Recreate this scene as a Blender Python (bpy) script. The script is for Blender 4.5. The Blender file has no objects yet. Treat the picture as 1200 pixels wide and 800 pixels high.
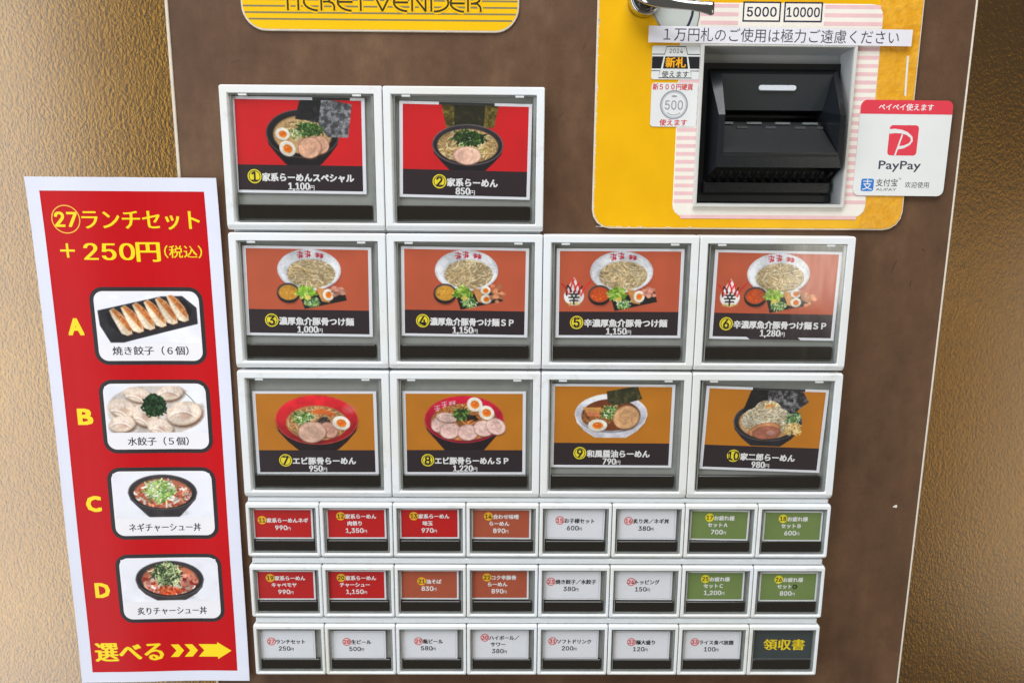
import bpy, bmesh, math, random
import numpy as np
from mathutils import Vector, Euler
random.seed(7)
SC = bpy.context.scene
COL = SC.collection
K = 0.001                      # everything below is written in millimetres

# ------------------------------------------------------------------ camera
cam = bpy.data.objects.new('camera', bpy.data.cameras.new('camera'))
COL.objects.link(cam)
cam.location = (0.14790, -0.40913, -0.05683)
cam.rotation_euler = (1.38135, -0.00705, -0.00816)
cam.data.sensor_width = 36.0
cam.data.lens = 26.1
cam.data.clip_start = 0.01
cam.data.clip_end = 50
SC.camera = cam

# ------------------------------------------------------------------ light
w = bpy.data.worlds.new('World')
SC.world = w
w.use_nodes = True
wb = w.node_tree.nodes['Background']
wb.inputs['Color'].default_value = (1.0, 0.94, 0.84, 1)
wb.inputs['Strength'].default_value = 0.17

def area(name, loc, target, sx, sy, power, color):
    l = bpy.data.lights.new(name, 'AREA')
    l.shape = 'RECTANGLE'; l.size = sx; l.size_y = sy; l.energy = power; l.color = color
    o = bpy.data.objects.new(name, l)
    COL.objects.link(o)
    o.location = loc
    o.rotation_euler = (Vector(target) - Vector(loc)).to_track_quat('-Z', 'Y').to_euler()
    return o
area('ceiling_light', (0.05, -0.75, 1.25), (0.15, 0, -0.2), 1.5, 1.0, 36.5, (0.96, 0.975, 1.0))
area('left_window', (-1.52, -1.15, -0.45), (-0.1, 0, -0.30), 1.25, 2.9, 39, (0.88, 0.94, 1.0))
area('right_window', (2.15, -1.30, -0.80), (0.5, 0, -0.35), 1.2, 1.4, 8, (1.0, 0.88, 0.66))

area('card_glare_light', (0.93, -1.30, -0.19), (0.3, 0, -0.1), 0.26, 0.2, 0.7, (1.0, 0.95, 0.82))  # added lamp, placed so its reflection glares on one right-hand card

SC.view_settings.view_transform = 'Standard'
SC.view_settings.look = 'None'
SC.view_settings.exposure = -0.13
SC.view_settings.gamma = 1.0
SC.view_settings.use_curve_mapping = False
SC.render.engine = 'CYCLES'
SC.cycles.max_bounces = 8
SC.cycles.transparent_max_bounces = 12

# ------------------------------------------------------------------ materials
def lin(c):
    return tuple(((v/255)/12.92 if v/255 <= 0.04045 else ((v/255+0.055)/1.055)**2.4) for v in c)
def rgba(c): return lin(c) + (1,)
MATS = {}
def nt(name):
    m = bpy.data.materials.new(name); m.use_nodes = True
    t = m.node_tree
    return m, t, t.nodes['Principled BSDF']
def setp(b, **kw):
    for k, v in kw.items():
        b.inputs[k.replace('_', ' ')].default_value = v
def tex(t, kind, scale, detail=2, rough=0.5, vec=None, **kw):
    n = t.nodes.new('ShaderNodeTex' + kind)
    n.inputs['Scale'].default_value = scale
    if 'Detail' in n.inputs: n.inputs['Detail'].default_value = detail
    if 'Roughness' in n.inputs: n.inputs['Roughness'].default_value = rough
    for k, v in kw.items(): n.inputs[k].default_value = v
    if vec is not None: t.links.new(vec, n.inputs['Vector'])
    return n
def coords(t, scale=(1, 1, 1)):
    c = t.nodes.new('ShaderNodeNewGeometry')
    m = t.nodes.new('ShaderNodeMapping'); m.inputs['Scale'].default_value = scale
    t.links.new(c.outputs['Position'], m.inputs['Vector'])
    return m.outputs['Vector']
def ramp(t, src, stops):
    r = t.nodes.new('ShaderNodeValToRGB')
    e = r.color_ramp.elements
    e[0].position, e[0].color = stops[0]
    e[1].position, e[1].color = stops[-1]
    for p, c in stops[1:-1]:
        x = e.new(p); x.color = c
    t.links.new(src, r.inputs['Fac'])
    return r.outputs['Color']
def bump(t, b, src, strength, dist, prev=None):
    n = t.nodes.new('ShaderNodeBump')
    n.inputs['Strength'].default_value = strength
    n.inputs['Distance'].default_value = dist
    t.links.new(src, n.inputs['Height'])
    if prev is not None: t.links.new(prev, n.inputs['Normal'])
    t.links.new(n.outputs['Normal'], b.inputs['Normal'])
    return n.outputs['Normal']

def flat(name, c, rough=0.5, var=0.05, scale=300, metallic=0.0, coat=0.0, bumpy=0.0, spec=0.5):
    """a plain coloured surface with faint uneven wear in colour and gloss"""
    if name in MATS: return MATS[name]
    m, t, b = nt(name)
    base = lin(c)
    v = coords(t)
    n = tex(t, 'Noise', scale, 4, 0.6, v)
    lo = tuple(x*(1-var) for x in base)+(1,); hi = tuple(min(1, x*(1+var)) for x in base)+(1,)
    t.links.new(ramp(t, n.outputs['Fac'], [(0.3, lo), (0.7, hi)]), b.inputs['Base Color'])
    setp(b, Roughness=rough, Metallic=metallic)
    b.inputs['Specular IOR Level'].default_value = spec
    b.inputs['Coat Weight'].default_value = coat
    b.inputs['Coat Roughness'].default_value = 0.12
    if bumpy: bump(t, b, tex(t, 'Noise', scale*3, 2, 0.5, v).outputs['Fac'], bumpy, 0.0003)
    MATS[name] = m
    return m

def mat_wall():
    m, t, b = nt('gold_embossed_wallpaper')
    v = coords(t)
    wob = tex(t, 'Noise', 120, 2, 0.5, v)
    mix = t.nodes.new('ShaderNodeVectorMath'); mix.operation = 'MULTIPLY_ADD'
    t.links.new(wob.outputs['Color'], mix.inputs[0])
    mix.inputs[1].default_value = (0.004, 0.0, 0.003)
    t.links.new(v, mix.inputs[2])
    mp = t.nodes.new('ShaderNodeMapping'); mp.inputs['Scale'].default_value = (1.0, 1, 0.62)
    mp.inputs['Rotation'].default_value = (0, 0.25, 0)
    t.links.new(mix.outputs[0], mp.inputs['Vector'])
    n1 = tex(t, 'Noise', 620, 2, 0.5, mp.outputs['Vector'])
    n2 = tex(t, 'Voronoi', 640, vec=mp.outputs['Vector'])
    n2.feature = 'SMOOTH_F1'
    ad = t.nodes.new('ShaderNodeMath'); ad.operation = 'MULTIPLY_ADD'
    t.links.new(n2.outputs['Distance'], ad.inputs[0]); ad.inputs[1].default_value = 0.45
    t.links.new(n1.outputs['Fac'], ad.inputs[2])
    big = tex(t, 'Noise', 9, 3, 0.5, v)
    t.links.new(ramp(t, big.outputs['Fac'], [(0.3, rgba((126, 87, 12))), (0.7, rgba((140, 100, 20)))]), b.inputs['Base Color'])
    setp(b, Roughness=0.29, Metallic=1.0)
    b.inputs['Coat Weight'].default_value = 1.0; b.inputs['Coat Roughness'].default_value = 0.22; b.inputs['Coat IOR'].default_value = 1.95
    bump(t, b, ad.outputs[0], 0.4, 0.0011)
    return m

def mat_panel():
    m, t, b = nt('dark_brown_laminate')
    v = coords(t, (1, 1, 0.42))
    n1 = tex(t, 'Noise', 20, 5, 0.66, v)
    v2 = coords(t, (1, 1, 1))
    n2 = tex(t, 'Noise', 90, 5, 0.7, v2)
    n3 = tex(t, 'Noise', 1500, 2, 0.6, v2)
    c1 = ramp(t, n1.outputs['Fac'], [(0.30, rgba((80, 57, 40))), (0.52, rgba((97, 70, 50))), (0.74, rgba((116, 88, 64)))])
    mx = t.nodes.new('ShaderNodeMixRGB'); mx.blend_type = 'MULTIPLY'; mx.inputs[0].default_value = 1
    t.links.new(c1, mx.inputs[1])
    t.links.new(ramp(t, n2.outputs['Fac'], [(0.3, (0.84, 0.83, 0.82, 1)), (0.7, (1.12, 1.1, 1.08, 1))]), mx.inputs[2])
    mx2 = t.nodes.new('ShaderNodeMixRGB'); mx2.blend_type = 'MULTIPLY'; mx2.inputs[0].default_value = 1
    t.links.new(mx.outputs[0], mx2.inputs[1])
    t.links.new(ramp(t, n3.outputs['Fac'], [(0.3, (0.9, 0.9, 0.9, 1)), (0.7, (1.08, 1.08, 1.08, 1))]), mx2.inputs[2])
    t.links.new(mx2.outputs[0], b.inputs['Base Color'])
    t.links.new(ramp(t, n2.outputs['Fac'], [(0.3, (0.44,)*3+(1,)), (0.7, (0.58,)*3+(1,))]), b.inputs['Roughness'])
    b.inputs['Specular IOR Level'].default_value = 0.35
    bump(t, b, n3.outputs['Fac'], 0.15, 0.0002)
    return m

def mat_yellow():
    """glossy yellow print; towards its right edge a clear film lies bubbly over it"""
    m, t, b = nt('yellow_printed_film')
    v = coords(t)
    n1 = tex(t, 'Noise', 30, 4, 0.6, v)
    n2 = tex(t, 'Noise', 260, 2, 0.5, v)
    sep = t.nodes.new('ShaderNodeSeparateXYZ'); t.links.new(v, sep.inputs[0])
    mr = t.nodes.new('ShaderNodeMapRange'); t.links.new(sep.outputs['X'], mr.inputs['Value'])
    mr.inputs['From Min'].default_value = 0.3395; mr.inputs['From Max'].default_value = 0.3405
    a = ramp(t, n1.outputs['Fac'], [(0.3, rgba((228, 170, 3))), (0.7, rgba((238, 181, 6)))])
    c = ramp(t, n2.outputs['Fac'], [(0.3, rgba((220, 154, 26))), (0.7, rgba((232, 172, 52)))])
    mx = t.nodes.new('ShaderNodeMixRGB'); t.links.new(mr.outputs[0], mx.inputs[0])
    t.links.new(a, mx.inputs[1]); t.links.new(c, mx.inputs[2])
    t.links.new(mx.outputs[0], b.inputs['Base Color'])
    ml = t.nodes.new('ShaderNodeMath'); ml.operation = 'MULTIPLY'
    t.links.new(mr.outputs[0], ml.inputs[0]); t.links.new(n2.outputs['Fac'], ml.inputs[1])
    setp(b, Roughness=0.28)
    bump(t, b, ml.outputs[0], 0.5, 0.0016)
    return m

def mat_glass():
    m = bpy.data.materials.new('clear_acrylic'); m.use_nodes = True
    t = m.node_tree; t.nodes.clear()
    o = t.nodes.new('ShaderNodeOutputMaterial'); mx = t.nodes.new('ShaderNodeMixShader')
    tr = t.nodes.new('ShaderNodeBsdfTransparent'); gl = t.nodes.new('ShaderNodeBsdfGlossy')
    tr.inputs['Color'].default_value = (0.965, 0.975, 0.97, 1)
    v = coords(t, (1, 1, 0.1))
    n = tex(t, 'Noise', 180, 5, 0.7, v)
    t.links.new(ramp(t, n.outputs['Fac'], [(0.35, (0.06,)*3+(1,)), (0.75, (0.2,)*3+(1,))]), gl.inputs['Roughness'])
    lw = t.nodes.new('ShaderNodeLayerWeight'); lw.inputs['Blend'].default_value = 0.5
    pw = t.nodes.new('ShaderNodeMath'); pw.operation = 'POWER'; pw.inputs[1].default_value = 5.0
    fr = t.nodes.new('ShaderNodeMath'); fr.operation = 'MULTIPLY_ADD'; fr.inputs[1].default_value = 0.93; fr.inputs[2].default_value = 0.08
    t.links.new(lw.outputs['Facing'], pw.inputs[0]); t.links.new(pw.outputs[0], fr.inputs[0])
    t.links.new(fr.outputs[0], mx.inputs[0]); t.links.new(tr.outputs[0], mx.inputs[1]); t.links.new(gl.outputs[0], mx.inputs[2])
    t.links.new(mx.outputs[0], o.inputs['Surface'])
    return m

def mat_image(name, arr, rough=0.42):
    """arr: h x w x 3, sRGB 0..1, row 0 on top: a print painted by this script"""
    h, wd = arr.shape[:2]
    img = bpy.data.images.new(name, wd, h)
    px = np.ones((h, wd, 4), np.float32)
    px[..., :3] = np.clip(arr[::-1], 0, 1)
    img.pixels.foreach_set(px.ravel())
    img.update(); img.pack()
    m, t, b = nt(name)
    n = t.nodes.new('ShaderNodeTexImage'); n.image = img; n.interpolation = 'Cubic'; n.extension = 'EXTEND'
    t.links.new(n.outputs['Color'], b.inputs['Base Color'])
    setp(b, Roughness=rough)
    b.inputs['Specular IOR Level'].default_value = 0.3
    return m

WALL = mat_wall(); PANEL = mat_panel(); YEL = mat_yellow(); GLASS = mat_glass()
def mat_frame():
    """white plastic, a little yellowed in places, with grime specks"""
    m, t, b = nt('white_abs_plastic')
    v = coords(t)
    n1 = tex(t, 'Noise', 14, 4, 0.6, v); n2 = tex(t, 'Noise', 900, 2, 0.5, v); n3 = tex(t, 'Noise', 60, 5, 0.7, v)
    c = ramp(t, n1.outputs['Fac'], [(0.35, rgba((232, 236, 240))), (0.7, rgba((226, 226, 220)))])
    mx = t.nodes.new('ShaderNodeMixRGB'); mx.blend_type = 'MULTIPLY'; mx.inputs[0].default_value = 1
    t.links.new(c, mx.inputs[1])
    t.links.new(ramp(t, n2.outputs['Fac'], [(0.24, (0.62, 0.58, 0.5, 1)), (0.29, (1, 1, 1, 1))]), mx.inputs[2])
    m2 = t.nodes.new('ShaderNodeMixRGB'); m2.blend_type = 'MULTIPLY'; m2.inputs[0].default_value = 1
    t.links.new(mx.outputs[0], m2.inputs[1])
    t.links.new(ramp(t, n3.outputs['Fac'], [(0.28, (0.88, 0.86, 0.82, 1)), (0.42, (1, 1, 1, 1))]), m2.inputs[2])
    t.links.new(m2.outputs[0], b.inputs['Base Color'])
    t.links.new(ramp(t, n3.outputs['Fac'], [(0.3, (0.26,)*3+(1,)), (0.7, (0.42,)*3+(1,))]), b.inputs['Roughness'])
    return m
WHITEP = mat_frame()
WHITER = flat('white_rail_plastic', (218, 222, 224), 0.45, 0.04, 120)
BACK = flat('grey_backing_board', (150, 151, 146), 0.45, 0.06, 160)
RIM = flat('smoky_acrylic_edge', (146, 148, 143), 0.16, 0.25, 60, spec=0.8)
BAR = flat('black_display_strip', (30, 25, 20), 0.16, 0.12, 90)
BLACK = flat('black_moulded_plastic', (25, 28, 32), 0.24, 0.08, 500, bumpy=0.12)
BLACK2 = flat('black_recess_plastic', (13, 14, 16), 0.5, 0.08, 400)
CREAM = flat('cream_edge_trim', (214, 203, 186), 0.45, 0.08, 200)
PAPER = flat('white_card_paper', (234, 234, 240), 0.42, 0.015, 200)
SHEET = flat('laminated_white_paper', (226, 228, 242), 0.3, 0.015, 60, coat=0.15)
PRED = flat('poster_red_print', (194, 8, 18), 0.3, 0.03, 40, spec=0.3)
PYEL = flat('poster_yellow_print', (252, 220, 4), 0.35, 0.02, 200)
PBLK = flat('poster_black_print', (40, 34, 36), 0.35, 0.05, 200)
PWHT = flat('print_white', (238, 236, 240), 0.4, 0.01, 200)
INK = flat('dark_caption_ink', (46, 34, 40), 0.36, 0.05, 80)
TXTW = flat('white_letter_print', (238, 236, 236), 0.4, 0.01, 200)
TXTK = flat('black_letter_print', (28, 27, 32), 0.4, 0.05, 200)
TXTG = flat('grey_letter_print', (70, 70, 80), 0.4, 0.05, 200)
BADGEY = flat('badge_yellow', (246, 226, 40), 0.4, 0.02, 200)
BADGEO = flat('badge_orange_yellow', (246, 186, 24), 0.4, 0.02, 200)
BADGER = flat('badge_red_print', (206, 40, 52), 0.4, 0.03, 200)
BADGEP = flat('badge_pink_print', (246, 214, 216), 0.4, 0.03, 200)
CARDRED = flat('card_red_print', (196, 12, 16), 0.38, 0.04, 60)
CARDORG = flat('card_rust_print', (178, 84, 56), 0.38, 0.05, 60)
CARDGRN = flat('card_olive_print', (118, 140, 78), 0.38, 0.05, 60)
CARDGRY = flat('card_charcoal_print', (62, 70, 72), 0.35, 0.05, 60)
STRIPE = flat('pale_pink_stripe', (232, 190, 192), 0.42, 0.05, 120)
STRIPEB = flat('ivory_stripe_ground', (238, 232, 220), 0.42, 0.03, 60)
CHROME = flat('worn_chrome', (190, 190, 190), 0.12, 0.1, 90, metallic=1.0)
COINP = flat('grey_coin_plate', (188, 194, 188), 0.4, 0.06, 60)
BEZEL = flat('warm_grey_bezel', (206, 204, 198), 0.42, 0.04, 90)
GREYIN = flat('grey_recess_wall', (166, 168, 168), 0.5, 0.05, 60)
LAMPM = flat('frosted_lamp_window', (226, 232, 238), 0.3, 0.04, 900, bumpy=0.3)
NAVY = flat('navy_print', (36, 40, 66), 0.4, 0.05, 200)
LINEG = flat('grey_line_print', (126, 118, 84), 0.4, 0.05, 200)
OLIVE = flat('dark_olive_print', (50, 42, 12), 0.4, 0.05, 200)
SIGNY = flat('sign_plate_yellow', (240, 188, 4), 0.3, 0.03, 40)
STK = flat('sticker_white_film', (226, 228, 226), 0.28, 0.03, 40, coat=0.3)
PAYRED = flat('sticker_red_print', (222, 62, 78), 0.3, 0.03, 90)
BLUE = flat('sticker_blue_print', (40, 120, 200), 0.3, 0.03, 90)
BODY = flat('cabinet_steel_paint', (120, 100, 84), 0.5, 0.05, 60)
COING = flat('coin_grey_print', (150, 152, 160), 0.4, 0.05, 200)
CHIP = flat('chipped_paint_white', (226, 220, 206), 0.6, 0.06, 400)
SCR = flat('scratch_dark_brown', (58, 34, 28), 0.6, 0.06, 400)
TAPE = flat('frosted_tape_paper', (226, 224, 230), 0.35, 0.03, 90)

# ------------------------------------------------------------------ object helpers
def obj(name, verts, faces, mat, parent=None, smooth=False, uv=None):
    me = bpy.data.meshes.new(name)
    me.from_pydata([(a*K, b*K, c*K) for a, b, c in verts], [], faces)
    if uv is not None:
        l = me.uv_layers.new(name='UVMap')
        for lp in me.loops: l.data[lp.index].uv = uv[lp.vertex_index]
    me.materials.append(mat)
    bm = bmesh.new(); bm.from_mesh(me)
    bmesh.ops.recalc_face_normals(bm, faces=bm.faces)
    ys = [v.co.y for v in bm.verts]
    if max(ys)-min(ys) < 0.0004 and len(set((round(v.co.x, 7), round(v.co.z, 7)) for v in bm.verts)) == len(bm.verts):
        bm.normal_update()          # printed sheets face the viewer's side
        bad = [f for f in bm.faces if f.normal.y > 0]
        if bad: bmesh.ops.reverse_faces(bm, faces=bad)
    bm.to_mesh(me); bm.free()
    if smooth: me.shade_smooth() if hasattr(me, 'shade_smooth') else None
    o = bpy.data.objects.new(name, me); COL.objects.link(o)
    if parent is not None: o.parent = parent
    return o
def empty(name, loc=(0, 0, 0), parent=None, rot=0.0):
    o = bpy.data.objects.new(name, None); COL.objects.link(o)
    o.empty_display_size = 0.01
    o.location = [v*K for v in loc]; o.rotation_euler = (0, rot, 0)
    if parent is not None: o.parent = parent
    return o
def tag(o, label, cat, group=None):
    o['label'] = label; o['category'] = cat
    if group: o['group'] = group
    return o
def rr(x0, x1, z0, z1, r, y, n=4):
    """rounded rectangle ring, z0 = bottom, z1 = top"""
    P = []
    r = max(r, 0.001)
    for cx, cz, a0 in ((x1-r, z1-r, 0), (x0+r, z1-r, 90), (x0+r, z0+r, 180), (x1-r, z0+r, 270)):
        for i in range(n+1):
            a = math.radians(a0+90*i/n); P.append((cx+r*math.cos(a), y, cz+r*math.sin(a)))
    return P
def loft(rings, close=False, cap0=False, cap1=False):
    n = len(rings[0]); V = [p for r in rings for p in r]; F = []
    for k in range(len(rings)-1 + (1 if close else 0)):
        a, b = k*n, ((k+1) % len(rings))*n
        for i in range(n):
            j = (i+1) % n; F.append((a+i, a+j, b+j, b+i))
    if cap0: F.append(tuple(range(n)))
    if cap1: F.append(tuple(range((len(rings)-1)*n, len(rings)*n)))
    return V, F
def slab(name, x0, x1, z0, z1, yf, yb, mat, parent=None, r=0.0, bev=0.0, n=4):
    """plate, front face at yf (towards the camera = smaller y), back at yb"""
    rings = [rr(x0, x1, z0, z1, r, yb, n)]
    if bev: rings.append(rr(x0, x1, z0, z1, r, yf+bev, n))
    rings.append(rr(x0+bev, x1-bev, z0+bev, z1-bev, max(r-bev, 0.001), yf, n))
    V, F = loft(rings, cap0=True, cap1=True)
    return obj(name, V, F, mat, parent)
def print_rect(name, x0, x1, z0, z1, y, mat, parent, r=0.0, uvs=False):
    if r:
        return obj(name, rr(x0, x1, z0, z1, r, y, 6), [tuple(range(28))], mat, parent)
    return obj(name, [(x0, y, z0), (x1, y, z0), (x1, y, z1), (x0, y, z1)], [(0, 1, 2, 3)], mat, parent,
               uv=[(0, 0), (1, 0), (1, 1), (0, 1)] if uvs else None)
def ringprint(name, x0, x1, z0, z1, r, t, y, mat, parent, n=6):
    V, F = loft([rr(x0, x1, z0, z1, r, y, n), rr(x0+t, x1-t, z0+t, z1-t, max(r-t, 0.01), y, n)])
    return obj(name, V, F, mat, parent)
def disc(name, cx, cz, rx, y, mat, parent, rz=None, n=28):
    rz = rz or rx
    return obj(name, [(cx+rx*math.cos(2*math.pi*i/n), y, cz+rz*math.sin(2*math.pi*i/n)) for i in range(n)], [tuple(range(n))], mat, parent)
def annulus(name, cx, cz, r0, r1, y, mat, parent, n=28):
    V = [(cx+r*math.cos(2*math.pi*i/n), y, cz+r*math.sin(2*math.pi*i/n)) for r in (r0, r1) for i in range(n)]
    return obj(name, V, [(i, (i+1) % n, n+(i+1) % n, n+i) for i in range(n)], mat, parent)
def poly(name, pts, y, mat, parent):
    return obj(name, [(a, y, b) for a, b in pts], [tuple(range(len(pts)))], mat, parent)
def polys(name, lst, y, mat, parent):
    V, F = [], []
    for p in lst:
        F.append(tuple(range(len(V), len(V)+len(p)))); V += [(a, y, b) for a, b in p]
    return obj(name, V, F, mat, parent)
def strokes(name, lines, wd, y, mat, parent, dy=0.006):
    """flat ribbons along polylines; each one a hair in front of the last"""
    V, F = [], []
    for q, L in enumerate(lines):
        n = len(L); base = len(V)
        for i, (x, z) in enumerate(L):
            a = L[max(i-1, 0)]; b = L[min(i+1, n-1)]
            dx, dz = b[0]-a[0], b[1]-a[1]; l = math.hypot(dx, dz) or 1
            ox, oz = -dz/l*wd/2, dx/l*wd/2
            V += [(x+ox, y-dy*q, z+oz), (x-ox, y-dy*q, z-oz)]
        for i in range(n-1): F.append((base+2*i, base+2*i+1, base+2*i+3, base+2*i+2))
    return obj(name, V, F, mat, parent)
def arc(cx, cz, rx, rz, a0, a1, n=10):
    return [(cx+rx*math.cos(math.radians(a0+(a1-a0)*i/n)), cz+rz*math.sin(math.radians(a0+(a1-a0)*i/n))) for i in range(n+1)]
def box(name, x0, x1, y0, y1, z0, z1, mat, parent=None):
    V = [(x, y, z) for x in (x0, x1) for y in (y0, y1) for z in (z0, z1)]
    return obj(name, V, [(0, 1, 3, 2), (4, 6, 7, 5), (0, 4, 5, 1), (2, 3, 7, 6), (0, 2, 6, 4), (1, 5, 7, 3)], mat, parent)

_tc = {}
SANS = CJK = None
try:                                   # the typefaces that ship inside Blender
    import os
    fd = os.path.join(bpy.utils.resource_path('LOCAL'), 'datafiles', 'fonts')
    SANS = bpy.data.fonts.load(os.path.join(fd, 'Inter.woff2'))
except Exception:
    pass                               # the built-in font falls back to the same glyphs
def glyphs(body, bold=0):
    k = body
    if k not in _tc:
        c = bpy.data.curves.new('t', 'FONT'); c.body = body; c.size = 1.0
        ft = SANS if all(q in '0123456789,' for q in body) else CJK
        if ft: c.font = ft
        c.resolution_u = 2
        c.fill_mode = 'FRONT'; c.dimensions = '2D'
        o = bpy.data.objects.new('t', c); COL.objects.link(o)
        bpy.context.view_layer.update()
        me = bpy.data.meshes.new_from_object(o.evaluated_get(bpy.context.evaluated_depsgraph_get()))
        isf = ft is not None
        if isf and 'cap' not in _tc:
            _tc['cap'] = 1.0
            h0 = glyphs('0')[0]; _tc.pop('0')
            _tc['cap'] = 0.735/(max(v[1] for v in h0)-min(v[1] for v in h0))
        sc = _tc['cap'] if isf else 1.0
        nar = .86 if isf and len(body) > 1 else 1.0
        V = [(v.co.x*nar*sc, v.co.y*sc, 0) for v in me.vertices]; F = [tuple(p.vertices) for p in me.polygons]
        bpy.data.objects.remove(o); bpy.data.curves.remove(c); bpy.data.meshes.remove(me)
        _tc[k] = (V, F)
    return _tc[k]
def text(name, body, size, x, z, y, mat, parent, bold=0.0, width=None, serif=0.0, align='c', xs=1.0):
    """flat printed lettering; z is the middle of the line; serif > 0 thickens the upright strokes only"""
    V, F = glyphs(body)
    if not V: return None
    a = min(v[0] for v in V); b = max(v[0] for v in V)
    s = size
    sx = size*xs if width is None else width/(b-a)
    x0 = x-(a+b)/2*sx if align == 'c' else (x-a*sx if align == 'l' else x-b*sx)
    z0 = z-0.365*size
    W, G = [], []
    shifts = [(0, 0)]
    b = bold*size; g = serif*size
    if serif: shifts += [(-g-b, 0), (g+b, 0)]
    if bold: shifts += [(-b, b*.7), (b, b*.7), (b, -b*.7), (-b, -b*.7)]
    for q, (d, e) in enumerate(shifts):
        base = len(W)
        W += [(x0+v[0]*sx+d, y-0.004*q, z0+v[1]*s+e) for v in V]
        G += [tuple(i+base for i in f) for f in F]
    return obj(name, W, G, mat, parent)

# ------------------------------------------------------------------ painter for the printed food photographs
class Cv:
    def __init__(s, w, h, bg, ppm=6, seed=1):
        s.w, s.h = w, h; s.W, s.H = int(w*ppm), int(h*ppm)
        s.X, s.Y = np.meshgrid((np.arange(s.W)+.5)/ppm, (np.arange(s.H)+.5)/ppm)
        s.a = np.ones((s.H, s.W, 3))*np.array(bg)/255.
        s.p = ppm; s.r = np.random.RandomState(seed); s.clip = None
        s.a *= 1+0.05*(s.noise(9)[..., None]-.5)
    def noise(s, sc):
        gw, gh = int(s.w/sc)+3, int(s.h/sc)+3
        g = s.r.rand(gh, gw); gx = s.X/sc; gy = s.Y/sc
        i = gx.astype(int); j = gy.astype(int); u = gx-i; v = gy-j
        u = u*u*(3-2*u); v = v*v*(3-2*v)
        return (g[j, i]*(1-u)+g[j, i+1]*u)*(1-v)+(g[j+1, i]*(1-u)+g[j+1, i+1]*u)*v
    def put(s, sl, m, col, op=1):
        if s.clip is not None: m = m*s.clip[sl]
        m = np.clip(m, 0, 1)[..., None]*op
        s.a[sl] = s.a[sl]*(1-m)+(np.array(col)/255.)*m
    def bb(s, x0, x1, y0, y1):
        f = lambda v, n: int(max(0, min(n, v*s.p)))
        return (slice(f(y0-1, s.H), f(y1+1, s.H)), slice(f(x0-1, s.W), f(x1+1, s.W)))
    def emask(s, cx, cy, rx, ry, soft=.2, sl=(slice(None), slice(None)), rot=0):
        c, d = math.cos(rot), math.sin(rot)
        x = s.X[sl]-cx; y = s.Y[sl]-cy
        u = (x*c+y*d)/rx; v = (-x*d+y*c)/ry
        return np.clip((1-np.sqrt(u*u+v*v))*min(rx, ry)/soft, 0, 1), v
    def ell(s, cx, cy, rx, ry, col, soft=.2, rot=0, grad=0.0, op=1):
        R = max(rx, ry); sl = s.bb(cx-R, cx+R, cy-R, cy+R)
        m, v = s.emask(cx, cy, rx, ry, soft, sl, rot)
        c = np.array(col)[None, None, :]*(1-grad*v[..., None])
        s.put(sl, m, c, op)
    def pol(s, pts, col, soft=.2, tex=0.0, op=1):
        xs = [p[0] for p in pts]; ys = [p[1] for p in pts]
        sl = s.bb(min(xs), max(xs), min(ys), max(ys)); x, y = s.X[sl], s.Y[sl]
        ar = sum(pts[i-1][0]*pts[i][1]-pts[i][0]*pts[i-1][1] for i in range(len(pts)))
        m = np.ones_like(x)*9.
        for i in range(len(pts)):
            a, b = pts[i-1], pts[i]; l = math.hypot(b[0]-a[0], b[1]-a[1]) or 1
            d = ((b[0]-a[0])*(y-a[1])-(b[1]-a[1])*(x-a[0]))/l
            m = np.minimum(m, d if ar > 0 else -d)
        c = np.array(col)[None, None, :]*np.ones(x.shape+(1,))
        if tex: c = c*(1+tex*(s.r.rand(*x.shape)[..., None]-.5))
        s.put(sl, m/soft+.5, c, op)
    def strand(s, x, y, ang, ln, cv, wd, col, soft=.12, op=1):
        pts = [(x, y)]
        n = 7
        for i in range(n):
            ang += cv/n; x += math.cos(ang)*ln/n; y += math.sin(ang)*ln/n; pts.append((x, y))
        xs = [p[0] for p in pts]; ys = [p[1] for p in pts]
        sl = s.bb(min(xs)-wd, max(xs)+wd, min(ys)-wd, max(ys)+wd); X, Y = s.X[sl], s.Y[sl]
        if X.size == 0: return
        d = np.full(X.shape, 99.)
        for (ax, ay), (bx, by) in zip(pts, pts[1:]):
            vx, vy = bx-ax, by-ay; t = np.clip(((X-ax)*vx+(Y-ay)*vy)/(vx*vx+vy*vy+1e-9), 0, 1)
            d = np.minimum(d, np.hypot(X-ax-t*vx, Y-ay-t*vy))
        s.put(sl, (wd/2-d)/soft+.5, col, op)
    def inside(s, *e): s.clip = s.emask(*e)[0]
    def noodles(s, cx, cy, rx, ry, n=150, cols=((226, 190, 132), (206, 164, 104), (240, 212, 160)), wd=.62, ln=8, flow=0.0, spread=1.0):
        keep = s.clip; e = s.emask(cx, cy, rx, ry)[0]; s.clip = e if keep is None else e*keep
        sl = (slice(None), slice(None)); s.put(sl, e, np.array(cols[1])*.72)
        for i in range(n):
            r = math.sqrt(s.r.rand()); a = s.r.rand()*6.283
            x, y = cx+rx*r*math.cos(a), cy+ry*r*math.sin(a)
            an = flow+s.r.randn()*spread; cv = s.r.randn()*1.6; l = ln*(.5+s.r.rand())
            c = np.array(cols[s.r.randint(len(cols))])*(.86+.2*s.r.rand())
            s.strand(x, y+.22, an, l, cv, wd*1.3, c*.58, op=.8); s.strand(x, y, an, l, cv, wd, c)
        s.clip = keep
    def bits(s, cx, cy, rx, ry, cols, n=60, ln=1.6, wd=.5):
        for i in range(n):
            r = math.sqrt(s.r.rand()); a = s.r.rand()*6.283
            c = np.array(cols[s.r.randint(len(cols))])*(.75+.4*s.r.rand())
            s.strand(cx+rx*r*math.cos(a), cy+ry*r*math.sin(a), s.r.rand()*3.14, ln*(.4+s.r.rand()), s.r.randn()*1.5, wd, c)
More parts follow.
